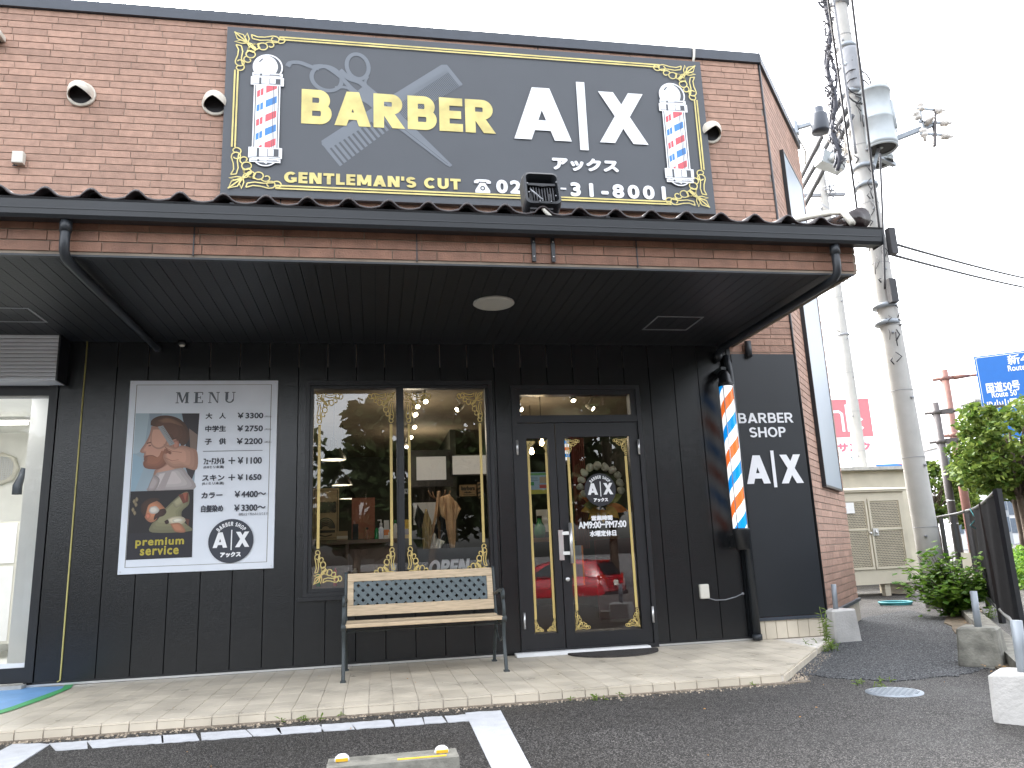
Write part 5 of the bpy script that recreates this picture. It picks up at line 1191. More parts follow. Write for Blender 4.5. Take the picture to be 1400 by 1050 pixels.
drape([Zb(*p) for p in ((340,600),(375,650),(385,740),(412,878),(350,880),(300,780),(284,740),(310,640))], 2.2, K['navy'], 'apron', 'dark navy apron hanging under the beige cape', 'apron', seed=6)
drape([Zb(*p) for p in ((282,745),(320,800),(366,815),(340,868),(300,885),(245,885),(262,810))], 2.16, K['whiteint'], 'towel', 'crumpled white towel at the bottom of the coat rack', 'towel', seed=7)
drape([Zb(*p) for p in ((150,520),(175,560),(205,600),(195,660),(180,780),(150,700),(125,640))], 2.6, K['navy'], 'apron', 'black apron on a hook at the left of the coat rack', 'apron', seed=8)
flatthing('mirror', Zb(118,510), Zb(305,680), 3.3, K['menu'], 'pale wall mirror low behind the hanging capes', 'mirror', lambda F, *a: None)
flatthing('switch_plate', Zb(46,398), Zb(76,438), .9, K['iviry'], 'white switch plate seen just right of the window mullion', 'switch', lambda F, x0, z0, x1, z1: F.rect(x0+(x1-x0)*.3, z0+(z1-z0)*.3, x0+(x1-x0)*.7, z0+(z1-z0)*.7, dk))
# behind the door: curtain, wreath, shelf, frame, small lit pole
t = empty('curtain', (onY(792,640,2.4).x,2.4,0), 'maroon curtain hanging in the dark shop behind the wide door leaf', 'curtain')
x0 = onY(783,640,2.4).x; x1 = onY(800,640,2.4).x; mb = MB(); n_ = 24
for side in (0,1): pass
P = [(x0+(x1-x0)*i/n_, 2.4+.025*math.sin(i*1.6)) for i in range(n_+1)]; mb.prism(P+[(x, y+.02) for x, y in P[::-1]], .9, 2.45); mb.build('cloth', K['maroon'], t)
mb = MB(); mb.tube([(x0-.1,2.41,2.47),(x1+.1,2.41,2.47)], .012, 8); mb.build('rail', K['woodint'], t)
mb = MB(); xx0 = onY(815,760,3.0).x; mb.box(xx0, xx0+.75, 3.0,3.05,0,1.02); tag(mb.build('cupboard', K['maroon']), 'low red-brown cupboard front deep behind the door glass', 'cupboard')
qc = onY(820.5,669.5,.25); t = empty('wreath', (qc.x,.22,qc.z), 'door wreath of pale petals and orange autumn leaves behind the round logo', 'wreath'); rw = .20
mb = MB(); mb.smooth = True
for i in range(11):
    a = R(205-i*22); cx, cz = qc.x+rw*math.cos(a), qc.z+.035+rw*math.sin(a)*.98
    for k in range(3):
        q = Vector((cx+rnd.uniform(-.014,.014), .22+rnd.uniform(-.01,.02), cz+rnd.uniform(-.012,.012))); s_ = rnd.uniform(.028,.044); ax = Vector((rnd.uniform(-.5,.5),-1,rnd.uniform(-.5,.5)))
        mb.lathe([(.001,.018),(s_*.6,.014),(s_,.0),(s_*.8,-.014)], q, ax, 9)
mb.build('petals', K['rose'], t)
def leafshape(m_, c_, ang, L, wd, bend=.02, ydep=0):
    u = Vector((math.cos(ang),0,math.sin(ang))); v = Vector((-math.sin(ang),0,math.cos(ang))); N2 = 8; vs = []; fs = []
    for i in range(N2+1):
        t_ = i/N2; w_ = wd*math.sin(math.pi*min(1,t_**.8))*(1-.25*t_); c2 = Vector(c_)+u*(L*t_)+Vector((0,-bend*math.sin(t_*3),0)); vs += [c2+v*w_, c2+Vector((0,.008,0)), c2-v*w_]
    for i in range(N2): a = i*3; fs += [(a,a+3,a+4,a+1),(a+1,a+4,a+5,a+2)]
    m_.smooth = True; m_.add(vs, fs)
o1 = M('leaf_orange', (.55,.17,.03), .6, var=.3, vs=20); o2 = M('leaf_amber', (.50,.30,.05), .6, var=.3, vs=20); o3 = M('leaf_olive', (.28,.28,.07), .6, var=.3, vs=20)
for ang, L, wd, mm in ((150,.21,.05,o1),(28,.20,.045,o3),(195,.17,.055,o2),(225,.16,.05,o2),(318,.17,.05,o2),(345,.22,.05,o1),(270,.14,.05,o2),(178,.14,.05,o3)):
    mb = MB(); leafshape(mb, (qc.x+.05*math.cos(R(ang)), .21+rnd.uniform(0,.02), qc.z-.15+.03*math.sin(R(ang))), R(ang), L, wd); mb.build('leaf', mm, t)
t = empty('wall_shelf', (1.9,2.6,.9), 'dark shelf with small things behind the door glass', 'shelf')
za = onY(800,733,2.6).z; mb = MB(); mb.box(onY(722,740,2.6).x-.3, onY(845,733,2.6).x, 2.55,2.85,za-.05,za); mb.build('shelf_board', K['woodint'], t)
q = onY(738,722,2.6); t = empty('bottle', (q.x,2.6,za), 'round green glass bottle on the shelf behind the narrow door leaf', 'bottle'); mb = MB(); mb.lathe([(.05,0),(.075,.05),(.07,.13),(.03,.2),(.03,.24)], (q.x,2.6,za), n=18); mb.build('body', K['green'], t); mb = MB(); mb.lathe([(.034,.24),(.034,.27)], (q.x,2.6,za), n=12); mb.build('cap', K['dark'], t)
flatthing('picture_card', (733,697),(750,727), 2.7, K['menu'], 'pale card propped on the shelf behind the green bottle', 'card', lambda F, *a: None)
q = onY(798,715,2.6); t = empty('lantern', (q.x,2.6,za), 'small black lantern on the shelf left of the opening hours', 'lantern'); mb = MB(); frame_rect(mb, q.x-.05,q.x+.05,za,za+.15,.012,2.58,2.68); mb.box(q.x-.055,q.x+.055,2.57,2.69,za+.15,za+.165); mb.tube([(q.x-.03,2.63,za+.165),(q.x,2.63,za+.21),(q.x+.03,2.63,za+.165)], .005, 6); mb.build('frame', K['dark'], t); mb = MB(); mb.box(q.x-.03,q.x+.03,2.60,2.66,za+.012,za+.10); mb.build('candle', K['cream'], t)
def fr(F, x0, z0, x1, z1):
    F.rect(x0+.012, z0+.012, x1-.02, z0+(z1-z0)*.5, PC(226,190,196)); F.rect(x0+.05, z0+(z1-z0)*.35, x1-.06, z0+(z1-z0)*.42, PC(200,60,70)); F.rect(x1-.018, z0, x1, z1, K['orange'])
flatthing('poster_stand', (782,746),(800,800), .5, PC(206,214,222), 'white and pink leaflet stand with orange edge behind the door handle', 'poster', fr)
q = onY(774,617,.9); t = empty('table_pole', q, 'small lit red white and blue pole behind the left edge of the door glass', 'barber pole')
mb = MB(); s3 = [bw_, bb_, br_]
for k in range(6):
    mb.cur = (0,1,0,2,0,1)[k]; z0 = q.z-.1+k*.035; mb.lathe([(.035,0),(.035,.035)], (q.x,.9,z0), n=16, caps=False)
mb.build('striped_cylinder', s3, t); mb = MB(); mb.lathe([(.04,-.14),(.04,-.1)], q, n=16); mb.lathe([(.04,.11),(.02,.15)], q, n=16); mb.build('cap', K['silver'], t)
# =================================================================== inside the neighbouring unit
for i, (py, lab) in enumerate(((577,'upper glowing tube light in the white shop at far left'),(605,'lower glowing tube light in the white shop at far left'))):
    q = onZ(38, py, 2.55); t = empty('tube_light', (q.x-.9,q.y,2.6), lab, 'tube light', 'tube lights in the white shop')
    mb = MB(); mb.tube([(q.x-1.9,q.y,2.54),(q.x,q.y,2.54)], .02, 10); mb.build('tube', K['tubeglow'], t); mb = MB(); mb.box(q.x-1.95,q.x+.05,q.y-.05,q.y+.05,2.565,2.6); mb.build('batten', K['white'], t)
for y in (.27,1.7):  # unseen fill lights apart from the tubes; front one added to brighten the partition
    l = bpy.data.lights.new('unit_fill_light', 'AREA'); l.energy = 4.2; l.shape = 'RECTANGLE'; l.size = 2; l.size_y = .1; o = bpy.data.objects.new('unit_fill_light', l); COL.objects.link(o); o.location = (-4.2,y,2.5)
t = empty('extractor_fan', onY(3,637,3.3), 'round white extractor fan on the wall of the white shop', 'fan'); q = onY(3,641,3.38)
mb = MB(); mb.lathe([(.20,0),(.20,.03),(.17,.05)], q, (0,-1,0), 8); mb.build('housing', K['iviry'], t); mb = MB()
for i in range(-5,6):
    h_ = math.sqrt(max(0,.15**2-(i*.026)**2)); mb.bar((q.x+i*.026,q.y-.054,q.z-h_), (q.x+i*.026,q.y-.054,q.z+h_), .007, .006); mb.bar((q.x-h_,q.y-.058,q.z+i*.026), (q.x+h_,q.y-.058,q.z+i*.026), .006, .007, (0,1,0))
mb.build('grille', K['shutter'], t)
q = onY(25,655,2.6); mb = MB(); mb.tube([onY(33,640,2.6),onY(29,652,2.6),onY(24,664,2.6),onY(23,676,2.6)], [.03,.035,.05,.05], 10); tag(mb.build('hose', K['coping']), 'dark grey hose hanging on the wall of the white shop', 'hose')
t = empty('white_cabinet', onY(8,880,2.4), 'tall white cabinet with door seams inside the white shop', 'cabinet'); p0 = onY(-60,715,2.4); p1 = onY(13,880,2.4)
mb = MB(); mb.box(p0.x,p1.x,2.4,2.9,max(.05,p1.z),p0.z); mb.build('body', K['iviry'], t); mb = MB(); mb.box(p0.x,p1.x-.03,2.392,2.399,p0.z-.45,p0.z-.02); mb.box(p0.x,p1.x-.03,2.392,2.399,max(.08,p1.z+.03),p0.z-.48); mb.build('door', K['white'], t)
# =================================================================== beside and beyond the building
# cream perforated cabinet
def cab(px, py): return onY(px, py, 5.0)
cx0, cx1 = 7.62, 8.93; zb_, zt_ = .02, 1.66
t = empty('utility_cabinet', (8.3,5.2,ZG), 'cream metal utility cabinet with perforated double doors by the concrete pole', 'cabinet')
mb = MB(); mb.box(cx0,cx1,5.0,5.9,.14,zt_); mb.build('body', K['cream'], t)
mb = MB(); mb.box(cx0-.04,cx1+.04,4.95,5.95,zt_,zt_+.03); mb.extrude([(cx0-.04,4.93,zt_+.03),(cx0-.04,5.95,zt_+.03),(cx0-.04,5.95,zt_+.14),(cx0-.04,4.95,zt_+.06)], (cx1-cx0+.08,0,0)); mb.build('lid', K['cream'], t)
mb = MB(); mb.box(cx0+.05,cx0+.12,5.05,5.15,ZG,.14); mb.box(cx1-.55,cx1-.45,5.05,5.15,ZG,.14); mb.box(cx1-.1,cx1-.03,5.05,5.85,ZG,.14); mb.each('foot', K['cream'], t)
xm = onY(1190,730,5.0).x
for x0, x1 in ((cx0+.05,xm-.012),(xm+.012,cx1-.09)):
    mb = MB(); frame_rect(mb, x0, x1, .38, zt_-.12, .035, 4.972, 5.0); mb.box(x0+.035, x1-.035, 4.974, 4.998, 1.02, 1.05)
    o = mb.build('door', K['cream'], t); mb = MB()
    pit = .028
    nx2 = int((x1-x0-.07)/pit); nz2 = int((zt_-.12-.38-.07)/pit)
    mb.box(x0+.035, x1-.035, 4.990, 4.9985, .415, 1.02); mb.box(x0+.035, x1-.035, 4.990, 4.9985, 1.05, zt_-.155)
    mb.cur = 1
    for i in range(nx2):
        for j in range(nz2):
            x = x0+.035+(i+.5)*pit+(.5*pit if j % 2 else 0); z = .415+(j+.5)*pit
            if x < x1-.05 and not (1.0 < z < 1.07): mb.obox((x,4.989,z), (.7,0,.7), (0,1,0), (-.7,0,.7), .0075, .0012, .0075)
    mb.build('mesh_panel', [K['creamd'], K['dark']], o)
mb = MB(); mb.box(xm+.03,xm+.13,4.955,4.97,.93,1.05); mb.lathe([(.02,0),(.02,.03)], (xm-.02,4.97,.97), (0,-1,0), 10); mb.tube([(xm+.08,4.95,1.02),(xm+.08,4.93,.95)], .012, 6); mb.build('lock', K['silver'], t)
q = onY(1163,692,4.97); mb = MB(); mb.box(q.x-.13,q.x+.06,4.968,4.971,q.z-.12,q.z+.06); mb.build('notice', K['white'], t)
# roof of a low structure behind the cabinet
t = empty('storage_shed', (9,8,ZG), 'low beige shed with a flat roof behind the cream cabinet', 'shed')
mb = MB(); mb.box(8.2,onY(1246,660,8.2).x,8.2,11,ZG,2.33); mb.build('wall', K['cream'], t); mb = MB(); mb.box(8.0,onY(1248,660,8.2).x,8.0,11.2,2.33,2.40); mb.build('roof', K['conc'], t)
# poles
def pole(x, y, h, r0, r1, lab, seed, lean=0.0):
    t = empty('utility_pole', (x,y,ZG), lab, 'utility pole', 'concrete utility poles')
    m_ = MB(); m_.tube([(x+lean*max(0,1-k/6),y,ZG-.1+(h+.1)*k/12) for k in range(13)], [r0+(r1-r0)*k/12 for k in range(13)], 20); m_.build('shaft', K['poleconc'], t)
    r = random.Random(seed); m_ = MB()
    for z in [1.0+.95*k for k in range(int(h-1))]:
        rr_ = r0+(r1-r0)*(z/h); xl = x+lean*max(0,1-2*z/h); m_.tube([(xl+(rr_+.002)*math.cos(a),y+(rr_+.002)*math.sin(a),z) for a in [2*math.pi*i/24 for i in range(25)]], .004, 5, cap=False)
        a = r.uniform(3.8,5.2); m_.lathe([(.018,0),(.018,.03)], (xl+rr_*math.cos(a),y+rr_*math.sin(a),z-.12), (math.cos(a),math.sin(a),0), 8)
    m_.each('band', K['cablel'], t); return t
PX, PY = 7.28, 2.57
NP = pole(PX, PY, 12.5, .158, .108, 'thick concrete utility pole carrying the transformers, right of the building', 1, lean=.13)
fp = atD(1180,655,18); FP = pole(fp.x, fp.y, 11.3, .15, .10, 'thinner far concrete utility pole between the building and the near pole', 2)
# transformers etc. on the near pole
mb = MB()
for z in (3.9,4.15,6.05,6.35,7.6,8.05,8.4,9.2): mb.lathe([(.165,-.03),(.17,0),(.165,.03)], (PX,PY,z), n=18)
mb.each('clamp', K['steel'], NP)
def atYn(px, py): return onY(px, py, PY)
q = onY(1205,165,2.35)
def transf(cx, cy, z0, h, r, lab):
    t = empty('transformer', (cx,cy,z0), lab, 'transformer', 'transformers on the utility pole')
    m_ = MB(); m_.lathe([(r*.94,.0),(r,.03),(r,.05),(r*.97,.06),(r*.97,h*.45),(r,h*.46),(r,h*.49),(r*.97,h*.5),(r*.97,h*.95),(r*1.02,h*.955),(r*1.02,h),(r*.8,h+.05),(.001,h+.06)], (cx,cy,z0), n=26); m_.lathe([(r*.95,.0),(r*.95,-.03),(r*.87,-.03),(r*.87,.01)], (cx,cy,z0), n=26, caps=False); m_.build('tank', K['transf'], t)
    m_ = MB(); m_.lathe([(r*.87,.004),(r*.15,.004)], (cx,cy,z0-.006), n=26, caps=False); m_.build('base', K['dark'], t)
    m_ = MB()
    for a in (-.9,-.3,.4): m_.tube([(cx+r*.98*math.cos(a),cy+r*.98*math.sin(a),z0+h*.25),(cx+r*.98*math.cos(a),cy+r*.98*math.sin(a),z0+h*.75)], .03, 6)
    m_.build('fin', K['transf'], t)
    m_ = MB()
    for a in (-.6,.2,1.0): m_.lathe([(.03,0),(.05,.03),(.03,.06),(.05,.09),(.02,.14)], (cx+r*.7*math.cos(a),cy+r*.7*math.sin(a),z0+h+.02), (.3*math.cos(a),.3*math.sin(a),1), 10)
    m_.build('bushing', K['insul'], t); return t
ta = onY(1203,196,2.45); transf(ta.x, 2.45, ta.z-.08, .92, .25, 'large grey pole transformer, upper of the two beside the pole')
tb_ = onY(1203,222,3.0); transf(tb_.x, 3.0, tb_.z, .6, .21, 'second pole transformer half hidden below the larger one')
mb = MB(); e0 = onY(1215,195,2.5); e1 = onY(1272,178,2.3); s0_ = Vector((PX,PY,e0.z-.3)); mb.bar((PX,PY,e0.z-.15), (e1.x+.1,2.3,e1.z+.12), .07, .07); mb.bar((PX+.05,PY,e0.z-.7), (ta.x,2.45,ta.z+.0), .05, .05)
mb.bar((PX,PY,ta.z-.02), (ta.x+.3,2.45,ta.z-.02), .07, .06); mb.bar((PX,PY,tb_.z-.03), (tb_.x+.25,3.0,tb_.z-.03), .07, .06); mb.build('crossarm', K['steel'], NP)
mb = MB(); mb.bar((e1.x,2.28,e1.z-.28), (e1.x+.12,2.28,e1.z+.35), .045, .045); mb.build('end_bracket', K['brpole'], NP)
mb = MB()
for dz in (.34,.12,-.08): mb.bar((e1.x-.2,2.28,e1.z+dz), (e1.x+.28,2.28,e1.z+dz), .03, .03)
mb.bar((e1.x-.14,2.28,e1.z-.1),(e1.x-.14,2.28,e1.z+.36),.03,.03); mb.build('insulator_rail', K['steel'], NP)
t = empty('insulator_rack', (e1.x,2.3,e1.z), 'white porcelain insulators clustered at the end of the pole crossarm', 'insulator')
mb = MB()
for dx, dz, ax in ((-.12,.35,(0,0,1)),(.15,.32,(1,0,.2)),(-.14,-.05,(0,0,-1)),(-.05,.12,(0,-1,0)),(.2,-.1,(1,0,0)),(.22,.12,(1,0,.1)),(-.2,.2,(-.3,0,1))):
    mb.lathe([(.02,-.05),(.05,-.04),(.055,.0),(.035,.02),(.055,.04),(.05,.07),(.025,.09),(.02,.15)], (e1.x+dx,2.28,e1.z+dz), ax, 12)
mb.each('porcelain', K['insul'], t); mb = MB()
mb.tube([(e1.x+.3,2.28,e1.z+.55),(e1.x+.33,2.28,e1.z+.35),(e1.x+.15,2.28,e1.z+.32)], .012, 6); mb.build('wire_tail', K['cablel'], t)
# box and fuse hardware left of the pole
q = onY(1136,222,3.0); t = empty('pole_box', (q.x,3.0,q.z), 'grey service box with wires bunched on the left of the near pole', 'service box')
mb = MB(); mb.obox(q, (.94,0,-.34), (0,1,0), (.34,0,.94), .20, .10, .11); mb.lathe([(.06,.0),(.06,.14),(.03,.16)], q+Vector((-.05,-.1,0)), (0,-1,0), 12); mb.build('body', K['transf'], t); mb = MB(); rnd = random.Random(5)
for i in range(16):
    a = Vector((q.x-.3+rnd.uniform(0,.6), 3.0-rnd.uniform(0,.3), q.z+rnd.uniform(-.1,.6))); mb.tube([a, a+Vector((rnd.uniform(-.2,.25),rnd.uniform(-.1,.1),rnd.uniform(-.2,.25))), a+Vector((rnd.uniform(-.2,.35),rnd.uniform(-.1,.1),rnd.uniform(-.1,.5)))], .012, 5)
    if i < 8: mb.lathe([(.03,-.06),(.045,-.03),(.03,0),(.045,.03),(.03,.07)], a, (rnd.uniform(-1,1),0,1), 8)
mb.each('fitting', K['insul'], t)
# cables
def cable(pts, r, lab, m=None, sag=0.0, name='cable', n=14):
    m_ = MB(); o = []
    P = [Vector(p) for p in pts]
    for i in range(len(P)-1):
        for k in range(n):
            t_ = k/n; q_ = P[i].lerp(P[i+1], t_); q_.z -= sag*4*t_*(1-t_); o.append(q_)
    o.append(P[-1]); m_.tube(o, r, 6); return tag(m_.build(name, m or K['cable']), lab, 'cable', 'overhead cables')
cable([onY(1208,329,PY), onY(1440,388,9)], .021, 'upper thin black wire running right from the near pole', sag=.05)
cable([onY(1208,345,PY), onY(1440,400,9)], .021, 'lower thin black wire running right from the near pole', sag=.05)
for i, (a, b) in enumerate((((1151,133),(1095,243)),((1160,147),(1096,258)),((1165,158),(1100,281)))):
    cable([onY(*a,2.3), onY(*b,4.2)], .042, ('uppermost','middle','lowest')[i]+' of three thick cables slanting from the pole behind the building', M('cable_slate', (.085,.09,.10), .6), n=4)
for i, (a, b, Yb, m_, r_) in enumerate((((1178,330),(1128,-30),.6,K['cable'],.014),((1204,330),(1160,-40),1.2,K['cable'],.017),((1170,210),(1135,-30),2.0,K['cablel'],.02),((1176,320),(1142,80),2.2,K['cable'],.010),((1210,395),(1203,210),2.2,K['cable'],.016))):
    a_ = onY(*a, PY-.22); cable([a_, onY(*b, Yb)], r_, ('thin black cable rising left of the near pole','thick black cable rising along the front of the near pole','grey cable bundle rising left of the near pole','black cable dropping from the pole box','short black cable hugging the pole below the transformer')[i], m_, sag=.03)
mb = MB(); rnd = random.Random(9)
for (pa, pb_, pc_, r_) in (((1146,232),(1137,120),(1128,-20),.030),((1148,225),(1133,110),(1131,-20),.022),((1142,228),(1139,90),(1126,-20),.018)):
    P_ = [onY(*pa,2.3), onY(*pb_,2.0), onY(*pc_,1.6)]; L_2 = sm(P_, 10); mb.tube([p_+Vector((.03*math.sin(i*.9),.03*math.cos(i*1.1),0)) for i, p_ in enumerate(L_2)], r_, 6)
mb.each('cable_bundle', M('cable_blue_grey', (.06,.065,.085), .6), NP); mb = MB()
a0 = onY(1136,130,2.0); a1 = onY(1128,0,1.6); b0_ = onY(1145,225,2.3)
for i in range(150):     # lashing loops and tails along the bundles
    t_ = rnd.random(); c_ = (b0_.lerp(a0, t_*2) if t_ < .5 else a0.lerp(a1, (t_-.5)*2))+Vector((rnd.uniform(-.06,.10),rnd.uniform(-.05,.05),rnd.uniform(-.1,.1))); s_ = rnd.uniform(.03,.10)
    mb.tube([c_, c_+Vector((s_*rnd.uniform(-1,1),0,s_)), c_+Vector((s_*rnd.uniform(-.6,1.2),0,2*s_*rnd.random()))], rnd.uniform(.006,.013), 5)
mb.build('wire_loops', M('cable_dark_grey', (.10,.10,.115), .6), NP)
mb = MB()
for i in range(46):
    z = rnd.uniform(3.0,8.4); a = rnd.uniform(3.3,5.4); r_ = .16-.004*z; p0 = Vector((PX+r_*1.15*math.cos(a),PY+r_*1.15*math.sin(a),z)); s_ = rnd.uniform(.05,.22); mb.tube([p0, p0+Vector((rnd.uniform(-.10,.10),-.03,s_*.5)), p0+Vector((rnd.uniform(-.04,.04),0,s_))], rnd.uniform(.005,.011), 5)
for z in (7.55,7.7): mb.tube([(PX+.22*math.cos(2*math.pi*i/20),PY-.17,z+.22*math.sin(2*math.pi*i/20)) for i in range(21)], .012, 5, cap=False)
mb.each('cable_coil', K['cable'], NP)
mb = MB(); mb.box(PX+.10,PX+.2,PY-.22,PY-.12,4.9,5.3); mb.box(PX-.05,PX+.06,PY-.25,PY-.15,4.15,4.5); mb.each('junction', K['cable'], NP); mb = MB(); mb.lathe([(.16,0),(.165,.05),(.165,.7),(.15,.75)], (PX+.02,PY-.02,7.6), n=16); mb.build('sleeve', K['cablel'], NP)
mb = MB(); fr_ = random.Random(3)
for i in range(30):
    z = fr_.uniform(7.0,9.6); a = fr_.uniform(3,6); p0 = Vector((fp.x+.17*math.cos(a),fp.y+.17*math.sin(a),z)); mb.tube([p0, p0+Vector((fr_.uniform(-.1,.35),-.05,fr_.uniform(-.1,.2))), p0+Vector((fr_.uniform(-.1,.3),0,.3))], .02, 5)
mb.bar((fp.x-1.2,fp.y,9.35), (fp.x+.6,fp.y,9.5), .08, .08); mb.lathe([(.13,-.03),(.16,0),(.13,.03)], (fp.x,fp.y,5.75), n=14); mb.build('fittings', K['cablel'], FP)
cable([(fp.x,fp.y,5.8), onY(1105,432,9.0)], .012, 'thin guy wire slanting left from the far pole', n=3)
mb = MB(); c_ = onZ(1232,827,ZG+.01)
for k in range(2): mb.tube([(c_.x+(.20+.02*k)*math.cos(2*math.pi*i/30),c_.y+.12+(.20)*math.sin(2*math.pi*i/30),ZG+.02+.02*k) for i in range(31)], .014, 6, cap=False)
tag(mb.build('garden_hose', K['teal']), 'coil of teal hose lying at the foot of the near pole', 'hose')
# ------------------------------------------------------------------ fence, kerb, soil
A_, M_, E_ = Vector((4.92,-1.53,0)), Vector((8.25,2.80,0)), Vector((9.75,5.45,0))
dirf = (M_-A_).normalized(); nf = Vector((dirf.y,-dirf.x,0))
mb = MB(); s0 = A_-dirf*3.0; mb.extrude([s0-nf*.08+Vector((0,0,-.2)), s0+nf*.08+Vector((0,0,-.2)), s0+nf*.08+Vector((0,0,.04)), s0-nf*.08+Vector((0,0,.04))], (E_-s0))
tag(mb.build('kerb', K['concd']), kind='structure')
mb = MB(); P = [A_-dirf*1.2-nf*.08, M_-nf*.08, M_-nf*.35, A_+dirf*2.5-nf*.5, A_+dirf*.6-nf*.36, A_-dirf*1.0-nf*.2]; N0 = []
for i in range(len(P)):
    a, b = P[i], P[(i+1)%len(P)]
    for k in range(6): q = a.lerp(b, k/6); N0.append((q.x+rnd.uniform(-.03,.03), q.y+rnd.uniform(-.03,.03)))
mb.prism(N0, ZG-.02, ZG+.02); tag(mb.build('soil_bed', K['earth']), kind='structure')
t = empty('fence', A_, 'black netted metal fence along the soil bed at the right', 'fence')
zt0, zt1 = 1.21, 1.20
def sag_top(f): return 1.205-.035*math.sin(math.pi*f)
posts = [0, .36, .70, 1.0]
for f in posts: q = A_.lerp(M_, f); mb = MB(); mb.bar((q.x,q.y,.0), (q.x,q.y,sag_top(f)+.015), .045, .045); mb.build('post', K['frame'], t)
for f in (.34,.68,1.0): q = M_.lerp(E_, f); mb = MB(); mb.bar((q.x,q.y,.0), (q.x,q.y,1.19), .05, .05); mb.build('post', K['frame'], t)
mb = MB(); L = [A_.lerp(M_, i/12) for i in range(13)]
mb.tube([(q.x,q.y,sag_top(i/12)) for i, q in enumerate(L)]+[(M_.lerp(E_,k/5).x,M_.lerp(E_,k/5).y,1.19) for k in range(1,6)], .02, 8)
mb.tube([(q.x,q.y,.13) for q in L]+[(E_.x,E_.y,.13)], .022, 8); mb.build('rail', K['frame'], t)
mb = MB(); nn_ = 60
for i in range(nn_):
    for j in range(10):
        def V(i, j): q = A_.lerp(M_, i/nn_)-nf*(.012+.008*math.sin(i*.5+j*.3)); return (q.x,q.y,.16+(sag_top(i/nn_)-.17)*j/10)
        mb.smooth = True; mb.quad(V(i,j),V(i+1,j),V(i+1,j+1),V(i,j+1))
mb.build('netting', K['netting'], t)
mb = MB(); q0_ = M_-nf*.02; q1_ = M_.lerp(E_,.34)-nf*.02
for qa_, qb_ in ((M_.lerp(E_,.0),M_.lerp(E_,.34)),):
    for i in range(10):
        a = qa_.lerp(qb_, i/10); b = qa_.lerp(qb_, (i+1)/10); mb.quad((a.x,a.y,.14),(b.x,b.y,.14),(b.x,b.y,.62),(a.x,a.y,.62))
mb.build('netting', glass('thin_netting', (.25,.27,.25), 1.05), t)
mb = MB(); rr2 = random.Random(2)
for i in range(1):
    q = A_.lerp(M_, .62)-nf*.05; mb.tube([(q.x,q.y,sag_top(.62)), (q.x+.03,q.y-.04,1.05), (q.x-.03,q.y,.98), (q.x+.04,q.y-.02,.93)], .006, 5)
mb.build('tie_cord', K['teal'], t)
# ------------------------------------------------------------------ leaves
def leafblob(m_, c_, r_, n, size, rg, flat=.8, shell=.45):
    for _ in range(n):
        d = Vector((rg.gauss(0,1),rg.gauss(0,1),rg.gauss(0,1))).normalized(); q = Vector(c_)+Vector((d.x*r_,d.y*r_,d.z*r_*flat))*(rg.uniform(shell,1)**.6)
        a = Vector((rg.uniform(-1,1),rg.uniform(-1,1),rg.uniform(-.6,.6))).normalized(); b = a.cross(Vector((rg.uniform(-1,1),rg.uniform(-1,1),rg.uniform(.2,1)))).normalized()
        s_ = size*rg.uniform(.6,1.35); a = a*s_; b = b*s_*.55
        m_.add([q-a*.9, q-b+a*.05, q+a, q+b+a*.05], [(0,1,2,3)])
def tree(px, pz0, D, base_z, H, cr, lab, n=60, leaf_n=55, size=.11, name='street_tree', mat_='leaf', seed=1, trunk=.09, crz=None, x=None, y=None, group='trees beyond the fence'):
    rg = random.Random(seed)
    if x is None: p = atD(px, pz0, D); x, y = p.x, p.y
    t = empty(name, (x,y,base_z), lab, 'tree', group); crz = crz or H*.36; cc = Vector((x,y,base_z+H-crz))
    m_ = MB(); top = cc+Vector((rg.uniform(-.2,.2),rg.uniform(-.2,.2),crz*.35)); m_.tube([(x,y,base_z-.1),(x+.03,y,base_z+H*.25),(x-.02,y,cc.z-crz*.5),top], [trunk,trunk*.8,trunk*.65,trunk*.2], 8)
    tips = []
    for k in range(n):
        d = Vector((rg.gauss(0,1),rg.gauss(0,1),rg.gauss(0,.85))).normalized(); rad = rg.uniform(.35,1)**.5; tips.append(cc+Vector((d.x*cr*rad,d.y*cr*rad,d.z*crz*rad*(1 if d.z > 0 else .75))))
    for k, q in enumerate(tips[:int(n*.6)]):
        s_ = Vector((x,y,cc.z-crz*rg.uniform(.2,.8))); s_.z = min(s_.z, q.z); mid = s_.lerp(q,.55)+Vector((0,0,.12*cr)); m_.tube([s_,mid,q], [trunk*.35,trunk*.2,trunk*.06], 5)
    m_.build('trunk', K['bark'], t); m_ = MB()
    for q in tips: leafblob(m_, q, cr*rg.uniform(.16,.30), leaf_n, size, rg)
    m_.build('crown', K[mat_], t); return t
tree(1408,755,17,ZG,4.05,1.22,'broad green street tree in front of the blue road sign',n=95,leaf_n=70,size=.085,seed=4,crz=1.35,trunk=.10)
tree(1400,755,19.5,ZG,3.6,1.3,'street tree at the right edge behind the broad green tree',n=50,leaf_n=60,size=.10,seed=9,crz=1.1,trunk=.09)
tree(1283,735,27,ZG,3.6,1.0,'small green tree in the gap between the near pole and the road sign posts',n=60,leaf_n=50,size=.10,seed=6,crz=1.25,trunk=.08)
tree(1312,740,31,ZG,3.2,1.1,'low hazy green tree behind the brown sign post',n=40,leaf_n=45,size=.12,seed=7,crz=1.1,trunk=.08)
mb = MB(); rg = random.Random(12); s0 = atD(1362,768,15.5); s1 = atD(1460,800,11.0)
for i in range(70):
    q = s0.lerp(s1, rg.random()); leafblob(mb, (q.x+rg.uniform(-.3,.3),q.y+rg.uniform(-.3,.3),rg.uniform(.05,.5)), .28, 40, .05, rg)
tag(mb.build('hedge', K['leafs']), 'clipped yellow green hedge beyond the fence at the right edge', 'hedge')
